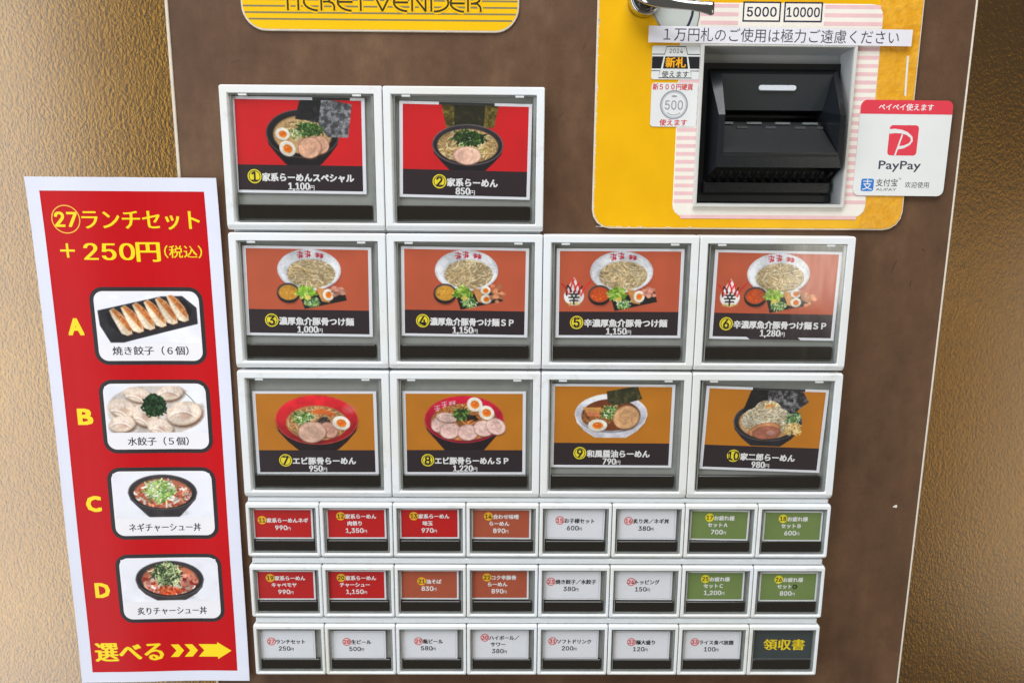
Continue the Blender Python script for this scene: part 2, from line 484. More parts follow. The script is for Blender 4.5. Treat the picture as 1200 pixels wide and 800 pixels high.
    def egg(s, cx, cy, rx, ry, rot=0):
        s.ell(cx+.2, cy+.5, rx*1.04, ry*1.06, (120, 84, 50), .8, rot, op=.6)
        s.ell(cx, cy, rx, ry, (246, 238, 226), .25, rot, .06)
        s.ell(cx+.1, cy+.1, rx*.58, ry*.58, (236, 132, 30), .3, rot, -.1)
        s.ell(cx-.1, cy-.1, rx*.36, ry*.36, (244, 100, 24), .6, rot)
        s.ell(cx-.5, cy-.7, rx*.14, ry*.1, (255, 226, 170), .3, rot, op=.9)
    def pork(s, cx, cy, rx, ry, rot=0, base=(226, 172, 142)):
        b = np.array(base)
        s.ell(cx+.2, cy+.7, rx*1.05, ry*1.05, (90, 52, 34), .9, rot, op=.6)
        s.ell(cx, cy, rx, ry, b*.78, .25, rot); s.ell(cx, cy, rx*.93, ry*.92, b*1.06, .3, rot)
        s.ell(cx+.3, cy+.2, rx*.76, ry*.7, b*.93, 1.6, rot+.3, op=.8); s.ell(cx-.5, cy-.3, rx*.5, ry*.4, b*1.06, 1.2, rot-.4, op=.8); s.ell(cx+.6, cy+.3, rx*.34, ry*.2, b*.84, 1.0, rot+.5, op=.7)
        for i in range(int(26*rx*ry/12)+8):
            r = .85*math.sqrt(s.r.rand()); a = s.r.rand()*6.283
            s.strand(cx+rx*r*math.cos(a), cy+ry*r*math.sin(a), a+1.57+rot, 1.6, .6, .3, b*(.68+.5*s.r.rand()), .3, op=.55)
    def bowl(s, cx, cy, rx, ry, foot, out, rim, inn, soup, srx=.82, sry=.8, soy=.5):
        o = np.array(out)
        P = [(cx-rx, cy), (cx-rx*.93, cy+ry*.45), (cx-rx*.72, cy+ry*.86), (cx-rx*.5, foot-1), (cx-rx*.42, foot), (cx+rx*.42, foot), (cx+rx*.5, foot-1), (cx+rx*.72, cy+ry*.86), (cx+rx*.93, cy+ry*.45), (cx+rx, cy)]
        s.pol(P, o, .3)
        s.ell(cx, cy, rx, ry, rim, .25); s.ell(cx, cy, rx-.45, ry-.4, inn, .3, grad=.3)
        s.ell(cx, cy+soy, rx*srx, ry*sry, np.array(soup)*.8, .5); s.ell(cx, cy+soy+.2, rx*srx*.96, ry*sry*.95, soup, .6)
    def nori(s, pts, lo, hi, dens=.5):
        xs = [p[0] for p in pts]; ys = [p[1] for p in pts]
        keep = s.clip; full = (slice(None), slice(None))
        b = s.a.copy(); s.pol(pts, lo, .25)
        m = (np.abs(s.a-b).sum(2) > .02)*1.
        n = (.34*s.noise(.5)+.46*s.noise(1.8)+.2*s.noise(.3))
        s.clip = m; s.put(full, np.clip((n-dens+.06)*4, 0, 1), hi, .75); s.clip = keep

GREEN = ((58, 92, 40), (38, 66, 30), (90, 130, 60)); NEGI = ((150, 186, 90), (214, 226, 176), (90, 140, 54), (236, 240, 214))
def pic(n):
    """the printed photograph of card n, 65.5 x 33 mm"""
    red = (212, 28, 34); org = (196, 92, 62); och = (196, 122, 30)
    c = Cv(65.5, 33, red if n < 3 else (org if n < 7 else och), seed=n*11)
    if n == 1:
        c.bowl(34.6, 17.0, 19.2, 12.4, 33.2, (26, 22, 24), (92, 84, 84), (30, 27, 30), (214, 170, 118))
        c.nori([(34, -1), (45, -1), (47, 12), (31, 9.5)], (34, 32, 34), (84, 80, 82), .62)
        c.nori([(45, -1), (60.5, 2), (58.3, 18.5), (47.5, 18.5), (43, 12)], (70, 70, 74), (176, 176, 180), .46)
        c.noodles(33.5, 13.5, 8.5, 3.6, 60, flow=0)
        c.bits(38.5, 14.5, 6.5, 3.2, GREEN, 130, 2.4, .7); c.bits(30.5, 17, 3.2, 2.4, NEGI, 50, 1.2, .4)
        c.pork(43.5, 22.5, 5.0, 4.8, .3); c.pork(38, 24, 6.4, 5.6, -.2)
        c.egg(24.2, 17.2, 3.9, 3.3, .2); c.egg(26.5, 24.6, 4.6, 3.9, .5)
    if n == 2:
        c.nori([(20, -1), (50, -1), (47.5, 11), (22.5, 11)], (70, 60, 22), (150, 132, 60), .5)
        c.nori([(26.5, -1), (43, -1), (42, 11.5), (27, 11.5)], (40, 38, 24), (66, 62, 34), .62)
        c.bowl(34, 20, 18.8, 10.6, 34, (30, 24, 30), (120, 112, 118), (44, 38, 42), (222, 184, 134), .87, .84)
        c.noodles(34, 20.6, 15.8, 8.6, 170, spread=1.6); c.bits(34.5, 16.2, 7.6, 3.4, ((34, 58, 26), (24, 42, 22), (60, 92, 40)), 170, 2.2, .8)
        c.bits(34, 20, 14, 7, NEGI, 40, 1.0, .35); c.pork(33.8, 25.4, 7.6, 4.9, 0, (238, 190, 168))
    if 3 <= n <= 6:
        dx = 33.6; hot = n >= 5; sp = n in (4, 6)
        c.ell(dx+.4, 12.4, 17.6, 11.6, (120, 50, 34), 1.4, op=.5)
        c.ell(dx, 11.2, 17.3, 11.4, (214, 214, 222), .25); c.ell(dx, 11.3, 16.4, 10.5, (236, 236, 240), .4, grad=-.08); c.ell(dx, 13, 14.4, 8.8, (196, 198, 208), 1.6)
        c.noodles(dx+.9, 13.2, 13.2, 7.9, 240, ((226, 200, 154), (208, 178, 128), (238, 216, 176)), .6, 10, .15, .7)
        for k, (x, q) in enumerate(((29, 3.2), (33.2, 2.7), (38.2, 3.2), (40.4, 3.6))):
            s = 1.5 if k < 2 else .95
            for a, b, e, l in ((-s, -s*.9, 0, 2*s), (0, -s*1.3, 1.57, 2.5*s), (-s, 0, 0.1, 2*s), (-s*.7, s*.9, -.3, 1.6*s), (s*.6, -s*.5, 1.5, 1.5*s)):
                c.strand(x+a, q+b, e, l, .15, .42, (184, 24, 44), .2)
        c.ell(22.2, 25, 6.6, 5.9, (120, 50, 34), 1, op=.5)
        c.ell(22, 24, 6.4, 5.6, (30, 26, 28), .3); c.ell(22, 23.2, 6.3, 4.9, (74, 66, 66), .25); c.ell(22, 23.6, 5.6, 4.4, (198, 76, 30) if hot else (206, 148, 52), .5)
        c.bits(22, 23.8, 4.4, 3, ((230, 110, 50),) if hot else ((232, 184, 84), (190, 120, 30)), 30, .8, .3)
        c.pol([(28, 25), (52, 22), (53.5, 27.5), (30.5, 32.6)], (36, 34, 34), .25)
        c.bits(31.6, 22.6, 4, 2.6, ((150, 190, 60), (110, 160, 44), (190, 214, 110)), 110, 2.2, 1.0)
        c.bits(35, 28.6, 3.9, 2.6, NEGI+((60, 120, 60),), 120, 1.0, .5); c.ell(32.6, 26.2, 1.8, 1.4, (232, 204, 96), .4)
        for k in range(7): c.strand(37.5+k*.62, 21+.1*k, 1.25, 7.5, -.1, .75, (214-6*(k % 3), 150-8*(k % 2), 84), .2)
        if sp:
            c.egg(44, 21.8, 2.9, 2.5); c.egg(44.4, 26.6, 3.1, 2.7)
            for k in range(26): c.ell(50+c.r.randn()*1.8, 23.4+c.r.randn()*1.9, 1.5, 1.2, np.array((214, 142, 100))*(.75+.4*c.r.rand()), .5)
        else:
            c.egg(43.6, 24.6, 3.1, 3.4)
            for k in range(20): c.ell(49+c.r.randn()*1.5, 22.6+c.r.randn()*1.5, 1.6, 1.1, np.array((216, 148, 126))*(.75+.4*c.r.rand()), .4)
        if hot:
            c.ell(8, 24.6, 5.6, 5.2, (240, 238, 238), .3); c.pol([(3.2, 22), (8, 14.2), (12.8, 22)], (240, 238, 238), .4)
            for k in range(9):
                x = 4+k; c.strand(x, 24, -1.57+.25*(k-4)/4, 5.5+1.8*(k % 3), .6*(-1)**k, .8, (220, 44, 40) if k % 3 else (60, 30, 34), .25)
            c.ell(8, 25.6, 4.0, 3.6, (244, 240, 236), .4); c.bits(8, 28.6, 4, .6, ((236, 214, 110), (220, 190, 80)), 26, 1, .3)
            for a in ((8, 22, 1.57, 1.4), (5.6, 23.4, 0, 4.8), (6.7, 23.5, 1.3, 1.5), (9.3, 23.5, 1.85, 1.5), (5.2, 25.2, 0, 5.6), (5.8, 26.9, 0, 4.4), (8, 25.2, 1.57, 3.8)):
                c.strand(a[0], a[1], a[2], a[3], 0, .75, (24, 20, 22), .2)
        if n == 6: pass
    if n == 7:
        c.ell(33.5, 16.8, 24, 15, (120, 66, 20), 1.5, op=.5)
        c.bowl(33.5, 15.2, 23.4, 14.6, 33.4, (34, 22, 24), (214, 80, 70), (196, 30, 40), (222, 150, 92), .76, .72, 1.8)
        c.ell(52, 9, 5, 3.6, (236, 120, 120), 2.5, op=.7)
        c.noodles(34, 17.4, 17, 9.8, 150, ((230, 178, 120), (214, 152, 92), (240, 200, 150)), .6, 7, 0, 1.5)
        c.ell(36, 10.4, 6.5, 1.9, (222, 92, 24), 1.0, op=.8); c.ell(41.5, 11.8, 3, 1.4, (224, 84, 20), .7, op=.8)
        c.bits(26, 13.4, 6, 3.2, NEGI+GREEN, 170, 2.2, .5); c.bits(37, 15.4, 3.6, 2, ((50, 40, 40), (70, 60, 60)), 50, 1.5, .6)
        c.pork(40, 21, 5.6, 4.6, .5, (200, 150, 130)); c.pork(30.5, 22.4, 8.2, 6.4, -.1, (222, 178, 156)); c.egg(47.2, 17, 5.2, 4.1, .3)
    if n == 8:
        c.ell(32.6, 16.8, 23, 14.6, (120, 66, 20), 1.5, op=.5)
        c.bowl(32.6, 15.0, 22.4, 13.9, 34, (36, 24, 30), (206, 50, 74), (176, 20, 48), (226, 140, 84), .86, .8, 1.6)
        for k, (x, q) in enumerate(((17.6, 8.6), (21.6, 6.4), (25, 5.6), (27, 5.2))):
            s = 1.5 if k < 2 else .8
            for a, b, e, l in ((-s, -s*.7, -.3, 2*s), (0, -s, 1.4, 2.2*s), (-s, .3, -.3, 2*s), (-s*.6, s, -.5, 1.5*s)): c.strand(x+a, q+b, e, l, .1, .4, (232, 216, 220), .2)
        c.noodles(33, 14, 17.5, 8, 90, ((230, 150, 84), (222, 130, 60), (240, 190, 130)), .6)
        for x, q, a in ((19.5, 17.6, -.5), (24.6, 21.6, -.2), (34.6, 22.6, 0), (43.6, 20.2, .2), (50.4, 19.0, .5)): c.pork(x, q, 6.0, 4.9, a, (238, 196, 186))
        c.pork(23, 13.8, 6.6, 3.0, .1, (236, 198, 186))
        c.bits(31, 11.4, 4.4, 2.6, GREEN+NEGI[:1], 120, 2.2, .6); c.bits(37, 13.6, 2.6, 1.2, ((40, 30, 30),), 30, 1.4, .7)
        c.egg(38.6, 6.2, 4.6, 4.2, .5); c.egg(45.2, 11, 4.7, 4.1, .6)
    if n == 9:
        c.ell(32, 17.6, 21, 12.6, (120, 66, 20), 1.5, op=.5)
        c.bowl(31.8, 15.8, 20.6, 11.8, 29.8, (216, 214, 226), (236, 234, 240), (206, 204, 216), (120, 62, 32), .82, .8, .6)
        c.noodles(24, 18, 9, 5.6, 60, ((190, 130, 76), (170, 104, 56))); c.ell(31.8, 9.4, 10, 2.4, (112, 50, 26), 1.4, op=.7)
        c.nori([(29, 2.8), (46, -.4), (49, 7), (37, 10.6), (29.6, 9.6)], (54, 54, 34), (108, 106, 68), .55)
        for k in range(5): c.strand(16.5+.6*k, 12.5+k*1.0, .12, 9, -.2, 1.2, (224-12*(k % 2), 160-8*k, 84), .25)
        c.bits(31.4, 14.6, 4.6, 4, NEGI+GREEN, 150, 1.8, .5)
        c.pork(40.4, 17.8, 7.8, 7.0, -.5, (220, 168, 120)); c.egg(24.4, 22.6, 5.6, 3.7, 0)
    if n == 10:
        c.bowl(34.6, 18.2, 19.6, 11.6, 32.6, (38, 36, 42), (96, 92, 98), (44, 42, 46), (206, 160, 110), .86, .86)
        c.nori([(24, -1), (36, -1), (36, 13), (19.6, 13.6)], (30, 28, 30), (56, 52, 54), .66)
        c.nori([(33, -1), (52, -1), (56.5, 6), (47, 14.5), (34, 12)], (44, 42, 44), (170, 168, 172), .5)
        c.noodles(34, 17.4, 14.5, 8.6, 230, ((238, 222, 190), (226, 204, 164), (246, 236, 214)), .75, 4.5, 0, 1.6)
        c.noodles(34, 11, 7.5, 5.4, 90, ((240, 226, 198), (228, 206, 170)), .75, 4, 0, 1.6)
        c.bits(49, 15.4, 4, 2.6, ((60, 110, 60), (100, 150, 80), (200, 220, 180)), 70, 2, .6); c.bits(35, 8.4, 3, 1.2, ((230, 150, 70), (240, 190, 120)), 24, 1.4, .5)
        c.pork(33, 23, 9.6, 4.0, -.25, (206, 140, 96)); c.pork(34.5, 24.8, 8.2, 4.0, -.1, (176, 108, 86)); c.ell(37, 24.6, 3.2, 1.7, (206, 166, 166), .9, op=.6)
        c.bits(49.5, 21.5, 5, 3.4, ((236, 206, 140), (220, 180, 110)), 80, 2.2, .6)
    return photo(c, red if n < 3 else (org if n < 7 else och))
def photo(c, bg):
    """grain, uneven light and a little softness, as in a printed photograph"""
    a = c.a
    m = np.clip(np.abs(a-np.array(bg)/255.).sum(2)*4, 0, 1)
    t = 1+m*(.10*(c.noise(1.3)-.5)+.12*(c.noise(.5)-.5)+.22*(c.noise(5)-.5))
    a = a*t[..., None]
    hl = np.clip((c.noise(.8)-.85)*5, 0, 1)*m*.15
    a = a+(1-a)*hl[..., None]
    b = a.copy()
    b[1:-1, 1:-1] = (a[1:-1, 1:-1]*4+a[:-2, 1:-1]*2+a[2:, 1:-1]*2+a[1:-1, :-2]*2+a[1:-1, 2:]*2+a[:-2, :-2]+a[2:, 2:]+a[:-2, 2:]+a[2:, :-2])/16
    return b
def pic_poster(k):
    bg = (236, 236, 244)
    if k == 'A':
        c = Cv(55, 27, bg, seed=70)
        c.pol([(0.5, 8.6), (35.5, .8), (47, .5), (54.5, 7), (54.5, 16), (13, 26.6), (6, 26.6), (1, 17)], (44, 42, 46), .3); c.pol([(5, 10), (36, 3), (48, 3), (52, 8), (50, 14), (14, 23), (6, 17)], (30, 28, 32), .6)
        for i in range(6):
            x, y = 13.4+i*6.3, 15.2-i*1.55
            P = [(x-6.6, y-6.6), (x-4.2, y-8.0), (x-.6, y-5.2), (x+2.6, y-1.2), (x+4.6, y+3.6), (x+4.8, y+6.6), (x+2.2, y+7.6), (x-1.2, y+6.4), (x-3.0, y+2.2), (x-5.2, y-2.4)]
            c.pol([(a+.8, b+.7) for a, b in P], (60, 38, 28), 1.0, op=.8)
            c.pol(P, (226, 202, 170), .5); c.pol([(x-5.6, y-3.6), (x-3.6, y-2.6), (x-.6, y+2.2), (x+1.2, y+6.6), (x-1, y+6), (x-3, y+2)], (244, 228, 206), .9)
            c.pol([(x-5.6, y-6.9), (x-4.0, y-7.6), (x-.6, y-4.9), (x+2.4, y-1.0), (x+4.2, y+3.6), (x+4.0, y+5.6), (x+1.6, y+3.2), (x-1.6, y-1.2), (x-4.4, y-5.0)], (196, 120, 60), .7)
            c.pol([(x-4.4, y-6.8), (x-1.0, y-4.4), (x+2.0, y-.6), (x+3.4, y+3.2), (x+1.6, y+1.4), (x-1.4, y-3.2)], (160, 82, 38), 1.0, op=.85)
            for q in range(14):
                u = c.r.uniform(-5.5, 5.5); c.strand(x+.9+u*.54+c.r.randn()*.5, y-1+u*.84, 1+c.r.randn(), 1.3, .5, .5, ((232, 176, 120), (150, 74, 34))[q % 2], .4, op=.6)
            for q in range(4): c.strand(x-2.6+q*.9, y-2.0+q*2.0, 2.4+c.r.randn()*.2, 1.4, .3, .3, (200, 164, 126), .4, op=.6)
    if k == 'B':
        c = Cv(55, 27, bg, seed=71); c.ell(27.5, 14, 28, 15, (206, 196, 188), .6); c.ell(48, 7, 9, 5, (240, 240, 244), 1.5)
        c.strand(43, 3, .6, 13, .5, .4, (90, 110, 90), .2)
        for x, y, rx, ry, r in ((18, 5, 8, 4.5, .2), (36, 4, 8, 4.5, -.2), (9, 13, 8, 5.5, .3), (8, 22, 8, 5, -.2), (21, 17, 7.5, 6.5, .5), (29, 24, 7.5, 5, .2), (43, 16, 10.5, 7, -.25)):
            c.ell(x+.6, y+1.0, rx*1.1, ry*1.16, (104, 76, 58), 1.8, r, op=.95); c.ell(x, y, rx, ry, (216, 192, 170), .5, r, .1); c.ell(x-.2, y-.4, rx*.93, ry*.9, (230, 210, 192), .5, r); c.ell(x-.6, y-1, rx*.7, ry*.6, (238, 222, 208), 2, r); c.ell(x+.8, y+1, rx*.5, ry*.45, (196, 160, 140), 1.6, r, op=.8)
            c.strand(x-rx*.8, y+ry*.2, -.6+r, rx*1.5, 1.5, .9, (242, 230, 218), .4); c.strand(x-rx*.75, y+ry*.34, -.6+r, rx*1.4, 1.5, .4, (166, 136, 116), .3, op=.7)
            for q in range(3): c.strand(x-rx*.6+q*rx*.4+c.r.randn()*.5, y-ry*.5+c.r.randn()*.6, 1.2+c.r.randn()*.5, 3.0, 1.0, .5, (190, 160, 140), .6, op=.45)
        c.ell(26.5, 11, 6.3, 6.6, (26, 44, 26), .8); c.bits(26.5, 11, 6.2, 6.6, ((30, 56, 30), (20, 36, 22), (52, 84, 48)), 260, 1.6, .8)
    if k == 'C':
        c = Cv(55, 27, bg, seed=72)
        c.ell(27.5, 24, 17, 3, (170, 170, 176), 1.5, op=.5)
        c.bowl(27.5, 11.4, 19.8, 10.8, 26.6, (58, 54, 56), (96, 92, 94), (50, 46, 48), (190, 112, 84), .84, .84)
        c.inside(27.5, 12, 16.6, 9.2); c.bits(27.5, 14, 16, 8, ((200, 104, 72), (176, 80, 54), (222, 150, 120), (236, 226, 214)), 330, 2.2, 1.1); c.clip = None
        c.bits(26, 9.5, 7, 5.8, ((214, 226, 170), (160, 196, 90), (236, 240, 220), (110, 160, 60)), 240, 3.2, .8)
    if k == 'D':
        c = Cv(55, 27, bg, seed=73)
        c.ell(27.5, 24.5, 17, 2.4, (170, 170, 176), 1.5, op=.5)
        c.bowl(27.5, 12.6, 20.0, 11.8, 26.2, (60, 54, 54), (100, 96, 96), (46, 42, 44), (190, 108, 80), .84, .84)
        c.inside(27.5, 13, 16.8, 10); c.bits(27.5, 16, 16, 8, ((226, 160, 140), (206, 120, 96), (236, 214, 204), (170, 50, 30)), 200, 2.6, 1.6)
        c.bits(27, 20.6, 7, 3, ((206, 70, 36), (226, 120, 70)), 50, 2, 1.1); c.clip = None
        c.bits(26, 8.4, 8, 6.6, ((60, 84, 50), (40, 54, 34), (214, 222, 176), (150, 176, 110)), 320, 3.2, .6)
    return photo(c, bg)

# ================================================================== the setting
wall = obj('wall', [(-1300, 106, -1100), (1700, 106, -1100), (1700, 106, 900), (-1300, 106, 900), (-1300, 126, -1100), (1700, 126, -1100), (1700, 126, 900), (-1300, 126, 900)],
           [(0, 1, 2, 3), (4, 5, 6, 7), (0, 1, 5, 4), (3, 2, 6, 7), (0, 3, 7, 4), (1, 2, 6, 5)], WALL)
wall['kind'] = 'structure'

# ================================================================== the machine
M = empty('ticket_machine', (182, 50, -470))
tag(M, 'brown meal ticket machine with white framed menu buttons and yellow banknote panel', 'vending machine')
MO = Vector((182, 50, -470))
PARTS = []
def part(o): PARTS.append(o); return o
V, F = loft([[(a, y, b) for a, b in ((-26, -470), (390, -470), (390, 110), (-26, 110))] for y in (105, 2.05)], cap0=True)
V2, F2 = loft([[(a, y, b) for a, b in ((-24.5, -468.5), (388.5, -468.5), (388.5, 108.5), (-24.5, 108.5))] for y in (103, 2.05)], cap0=True)
obj('cabinet', V+V2, F+[tuple(i+8 for i in f) for f in F2]+[(4+i, 4+(i+1) % 4, 12+(i+1) % 4, 12+i) for i in range(4)], BODY, M)
# front panel with a cut-out behind the banknote slot, built from a ring so that the recess is real
def panel():
    ox0, ox1, oz0, oz1 = 249, 330, -60.5, 22.8
    V, F = [], []
    for y in (0, 2):
        V += [(-26.3, y, -470), (391, y, -470), (391, y, 110), (-26.3, y, 110), (ox0, y, oz0), (ox1, y, oz0), (ox1, y, oz1), (ox0, y, oz1)]
    for b in (0, 8):
        for i in range(4):
            j = (i+1) % 4; F.append((b+i, b+j, b+4+j, b+4+i))
    for i in range(4):
        j = (i+1) % 4; F.append((i, j, 8+j, 8+i)); F.append((4+i, 4+j, 12+j, 12+i))
    return obj('front_panel', V, F, PANEL, M)
fp = panel()
slab('edge_trim', -28, -26.35, -470, 110, -0.6, 4, CREAM, M, r=0.3, bev=0.3)
slab('edge_trim', 391.05, 392.0, -470, 110, -0.6, 4, CREAM, M, r=0.3, bev=0.3)
# chips and scratches on the laminate
poly('paint_chip', [(378.6-2.0, -233.6), (378.9-2.0, -232.6), (378.2+.4, -231.6), (379.4, -232.4), (378.8, -233.8), (377.6, -233.2)], -0.05, CHIP, fp)
strokes('scratch', [[(361.5, -96), (362.4, -92), (363.8, -88.6)], [(377, -82), (378.5, -83.4)], [(372.5, -103), (373, -100)]], 0.35, -0.05, SCR, fp)
for q in ([(176, -14), (178.2, -11.5)], [(188, 20), (189.0, 23.5)], [(4, 12), (9, 13.2)], [(365, 6), (365.6, 12)]): strokes('scratch', [q], 0.22, -0.05, SCR, fp)

# name plate -------------------------------------------------------
pl = slab('name_plate', 11.3, 154.3, 27.6, 72, -1.2, -0.05, CREAM, M, r=12.5, bev=0.3, n=8)
V, F = loft([rr(12.1, 153.5, 28.5, 71.2, 11.8, -1.28, 8)], cap1=True)
obj('yellow_face', V, F, SIGNY, pl)
for k in range(12):
    z = 33.3+3.15*k
    ins = 0.0
    if z < 41: ins = 12.3-math.sqrt(max(0, 12.3**2-(41-z)**2))
    strokes('printed_line', [[(12.3+ins, z), (153.3-ins, z)]], 0.85, -1.31, LINEG, pl)
B0, T0 = 37.6, 46.0; MD = 41.8
LET = [[(35.4, B0), (35.4, T0)], [(31.5, T0), (39, T0)], [(40.8, B0), (40.8, T0+.3)],
       arc(51.3, MD, 7.6, 4.25, 95, 265, 16),
       [(52.6, B0), (52.6, T0)], [(53.5, MD), (56.5, MD+.1), (58.6, T0)], [(56.0, MD+.2), (58.4, MD-.6), (59.2, MD-2), (59.2, B0)],
       arc(68.6, MD, 7.6, 4.25, 95, 265, 16), [(61.6, MD), (68.6, MD)],
       [(72.8, B0), (72.8, T0)], [(68.9, T0), (76.8, T0)],
       [(79.4, T0), (83.9, B0)], [(83.9, B0), (88.4, T0)],
       arc(97.2, MD, 7.4, 4.25, 95, 265, 16), [(90.4, MD), (97.0, MD)],
       [(99.2, B0), (99.2, T0)], [(99.2, T0), (106.1, B0)], [(106.1, B0), (106.1, T0)],
       [(109.0, B0), (109.0, T0)], arc(110.4, MD, 7.4, 4.25, 90, -90, 16),
       arc(126.4, MD, 7.5, 4.25, 95, 265, 16), [(119.4, MD-.2), (126.2, MD-.2)],
       [(127.9, B0), (127.9, T0)], [(129.4, MD-.3), (132.6, MD-.3), (134, MD-1.6), (134.4, MD-2.6), (134.4, B0)], arc(130.2, MD+1.95, 3.8, 2.2, 90, -80, 10)]
strokes('letter_halo', LET, 2.7, -1.33, SIGNY, pl, 0.002)
strokes('sign_letters', LET, 0.95, -1.42, OLIVE, pl, 0.002)

# banknote panel ---------------------------------------------------
def ringplate(name, outer, inner, yf, yb, mat, parent):
    """plate with a rectangular hole"""
    n = 4
    rings = [rr(*inner, 0.5, yb, n), rr(*outer[:4], outer[4], yb, n), rr(*outer[:4], outer[4], yf+.3, n), rr(outer[0]+.3, outer[1]-.3, outer[2]+.3, outer[3]-.3, outer[4]-.3, yf, n), rr(*inner, 0.5, yf, n)]
    V, F = loft(rings, close=True)
    return obj(name, V, F, mat, parent)
HOLE = (249, 330, -60.5, 22.8)
bp = ringplate('banknote_panel', (194.6, 363.6, -72.2, 96, 10), HOLE, -1.7, -0.05, CREAM, M)
ringplate('yellow_face', (195.4, 362.9, -71.5, 95, 9.3), HOLE, -1.86, -1.72, YEL, bp)
# chips of the yellow print along its left and lower edges
rnd = random.Random(3)
ch = []
for k in range(46):
    z = -68+rnd.random()*118
    if k % 4 == 0:
        x, z = 197+rnd.random()**2*60, -71.3
        ch.append([(x-.8, z), (x+.9, z-.05), (x+.5, z+.25+.3*rnd.random()), (x-.4, z+.3)])
    else:
        s = .3+.6*rnd.random()**2; x = 195.45 if z > -62 else 195.45+(62+z)**2*.04*1.3
        ch.append([(x, z-s), (x+.2+.5*rnd.random(), z-s*.4), (x+.15+.35*rnd.random(), z+s*.6), (x, z+s)])
polys('paint_chip', ch, -1.88, CHIP, bp)
strokes('painted_film_highlight', [[(357.6, 18), (357.9, 6), (358.3, -2)]], 1.0, -1.89, STK, bp)  # white strip standing in for a highlight on the film
sp = ringplate('striped_sheet', (238.0, 342.6, -65.4, 43, 6), HOLE, -2.06, -1.9, STRIPEB, bp)
def stripe(z0, z1, q):
    L = []
    x0, x1 = 238.4, 342.2
    def seg(a, b):
        if b > a: L.append([(a, z0), (b, z0), (b, z1), (a, z1)])
    if z1 > 23.2:
        seg(248, 267.5); seg(312, x1 - (0 if z1 < 39 else 1.2))
    elif z0 > -60.6 and z1 < 22.9:
        seg(x0, HOLE[0]-.1); seg(HOLE[1]+.1, x1)
    elif z1 < -60.8: seg(x0+1.5 if z0 > -63.5 else x0+4, x1-(1.5 if z0 > -63.5 else 4))
    return L
z = 42.6
while z > -65:
    for s in stripe(z-2.0, z-0.1, 0): poly('pink_stripe', s, -2.09, STRIPE, sp)
    z -= 4.12
for x0, x1, tx in ((269.6, 289.2, '5000'), (290.9, 310.8, '10000')):
    n = print_rect('value_box', x0, x1, 33.9, 43.7, -2.12, STRIPEB, bp)
    ringprint('box_outline', x0, x1, 33.9, 43.7, .05, .75, -2.15, NAVY, n)
    text('value_digits', tx, 6.3, (x0+x1)/2, 38.8, -2.15, NAVY, n, bold=.018, width=(15.2 if tx == '5000' else 17.0))
# grey printed coin plate and the return lever
cp = obj('coin_plate', *loft([[(a, -1.95, b) for a, b in ((220, 41.5), (228.2, 29.5), (246.2, 29.5), (247.6, 42), (247, 60), (220, 60))],
                              [(a, -2.35, b) for a, b in ((220.2, 41.5), (228.4, 29.7), (246, 29.7), (247.4, 42), (246.8, 59.8), (220.2, 59.8))]], cap0=True, cap1=True), COINP, bp)
strokes('coin_plate_outline', [[(220.3, 41.7), (228.4, 29.8)], [(246.0, 30), (247.2, 36), (247.5, 42)]], .35, -2.4, TXTG, cp)
strokes('curved_black_line', [[(240.6, 29.8), (242.2, 33), (243.4, 36.6), (244.0, 41), (244.2, 48)]], 1.3, -2.4, NAVY, cp)
def lathe(name, cx, cz, prof, mat, parent, n=36):
    rings = [[(cx+r*math.cos(2*math.pi*i/n), y, cz+r*math.sin(2*math.pi*i/n)) for i in range(n)] for r, y in prof]
    V, F = loft(rings, cap0=True, cap1=True)
    o = obj(name, V, F, mat, parent); o.data.polygons.foreach_set('use_smooth', [True]*len(o.data.polygons)); return o
lv = lathe('return_lever', 218.0, 43.0, [(8.0, -2.0), (8.3, -7.0), (8.1, -10.6), (7.4, -11.6), (6.6, -11.0), (6.0, -5.5), (4.4, -5.4), (4.3, -13), (3.9, -14.6), (0.3, -15)], CHROME, bp)
def lever_arm():
    st = [(213.0, 43.6, -15.0, 3.4, 1.3), (218.5, 42.4, -15.6, 4.6, 1.8), (224, 40.6, -16, 3.8, 1.7), (231, 39.0, -16.2, 2.7, 1.5), (238, 38.1, -16.6, 2.3, 1.3), (244, 37.3, -17.2, 2.6, 1.3), (249, 36.4, -18.0, 3.4, 1.3), (250.3, 36.4, -18.3, 3.0, .9)]
    rings = []
    for x, z, y, hz, hy in st:
        rings.append([(x, y+hy*math.sin(a), z+hz*math.cos(a)) for a in [2*math.pi*i/14 for i in range(14)]])
    o = obj('lever_arm', *loft(rings, cap0=True, cap1=True), CHROME, lv); o.data.polygons.foreach_set('use_smooth', [True]*len(o.data.polygons))
lever_arm()

# banknote slot ----------------------------------------------------
def rect(x0, x1, z0, z1, y): return [(x0, y, z0), (x1, y, z0), (x1, y, z1), (x0, y, z1)]
def hole_ring(rings, mat, name, parent):
    V, F = loft(rings, close=True); return obj(name, V, F, mat, parent)
bz = hole_ring([rect(248.7, 330.2, -60.4, 23.0, -2.1), rect(248.7, 330.2, -60.4, 23.0, -3.7), rect(248.95, 329.95, -60.15, 22.75, -4.0), rect(250.3, 328.8, -58.8, 21.8, -4.0), rect(250.5, 328.6, -58.6, 21.6, -3.7), rect(250.5, 328.6, -58.6, 21.6, -2.1)], BEZEL, 'slot_bezel', bp)
hole_ring([rect(250.5, 328.6, -58.6, 21.6, -2.12), rect(250.6, 328.5, -58.5, 21.5, -2.2), rect(251.6, 328.0, -58.0, 20.5, 11.9), rect(249.6, 330, -60, 22.2, 11.9), rect(249.6, 330, -60, 22.2, -2.12)], GREYIN, 'recess_wall', bz)
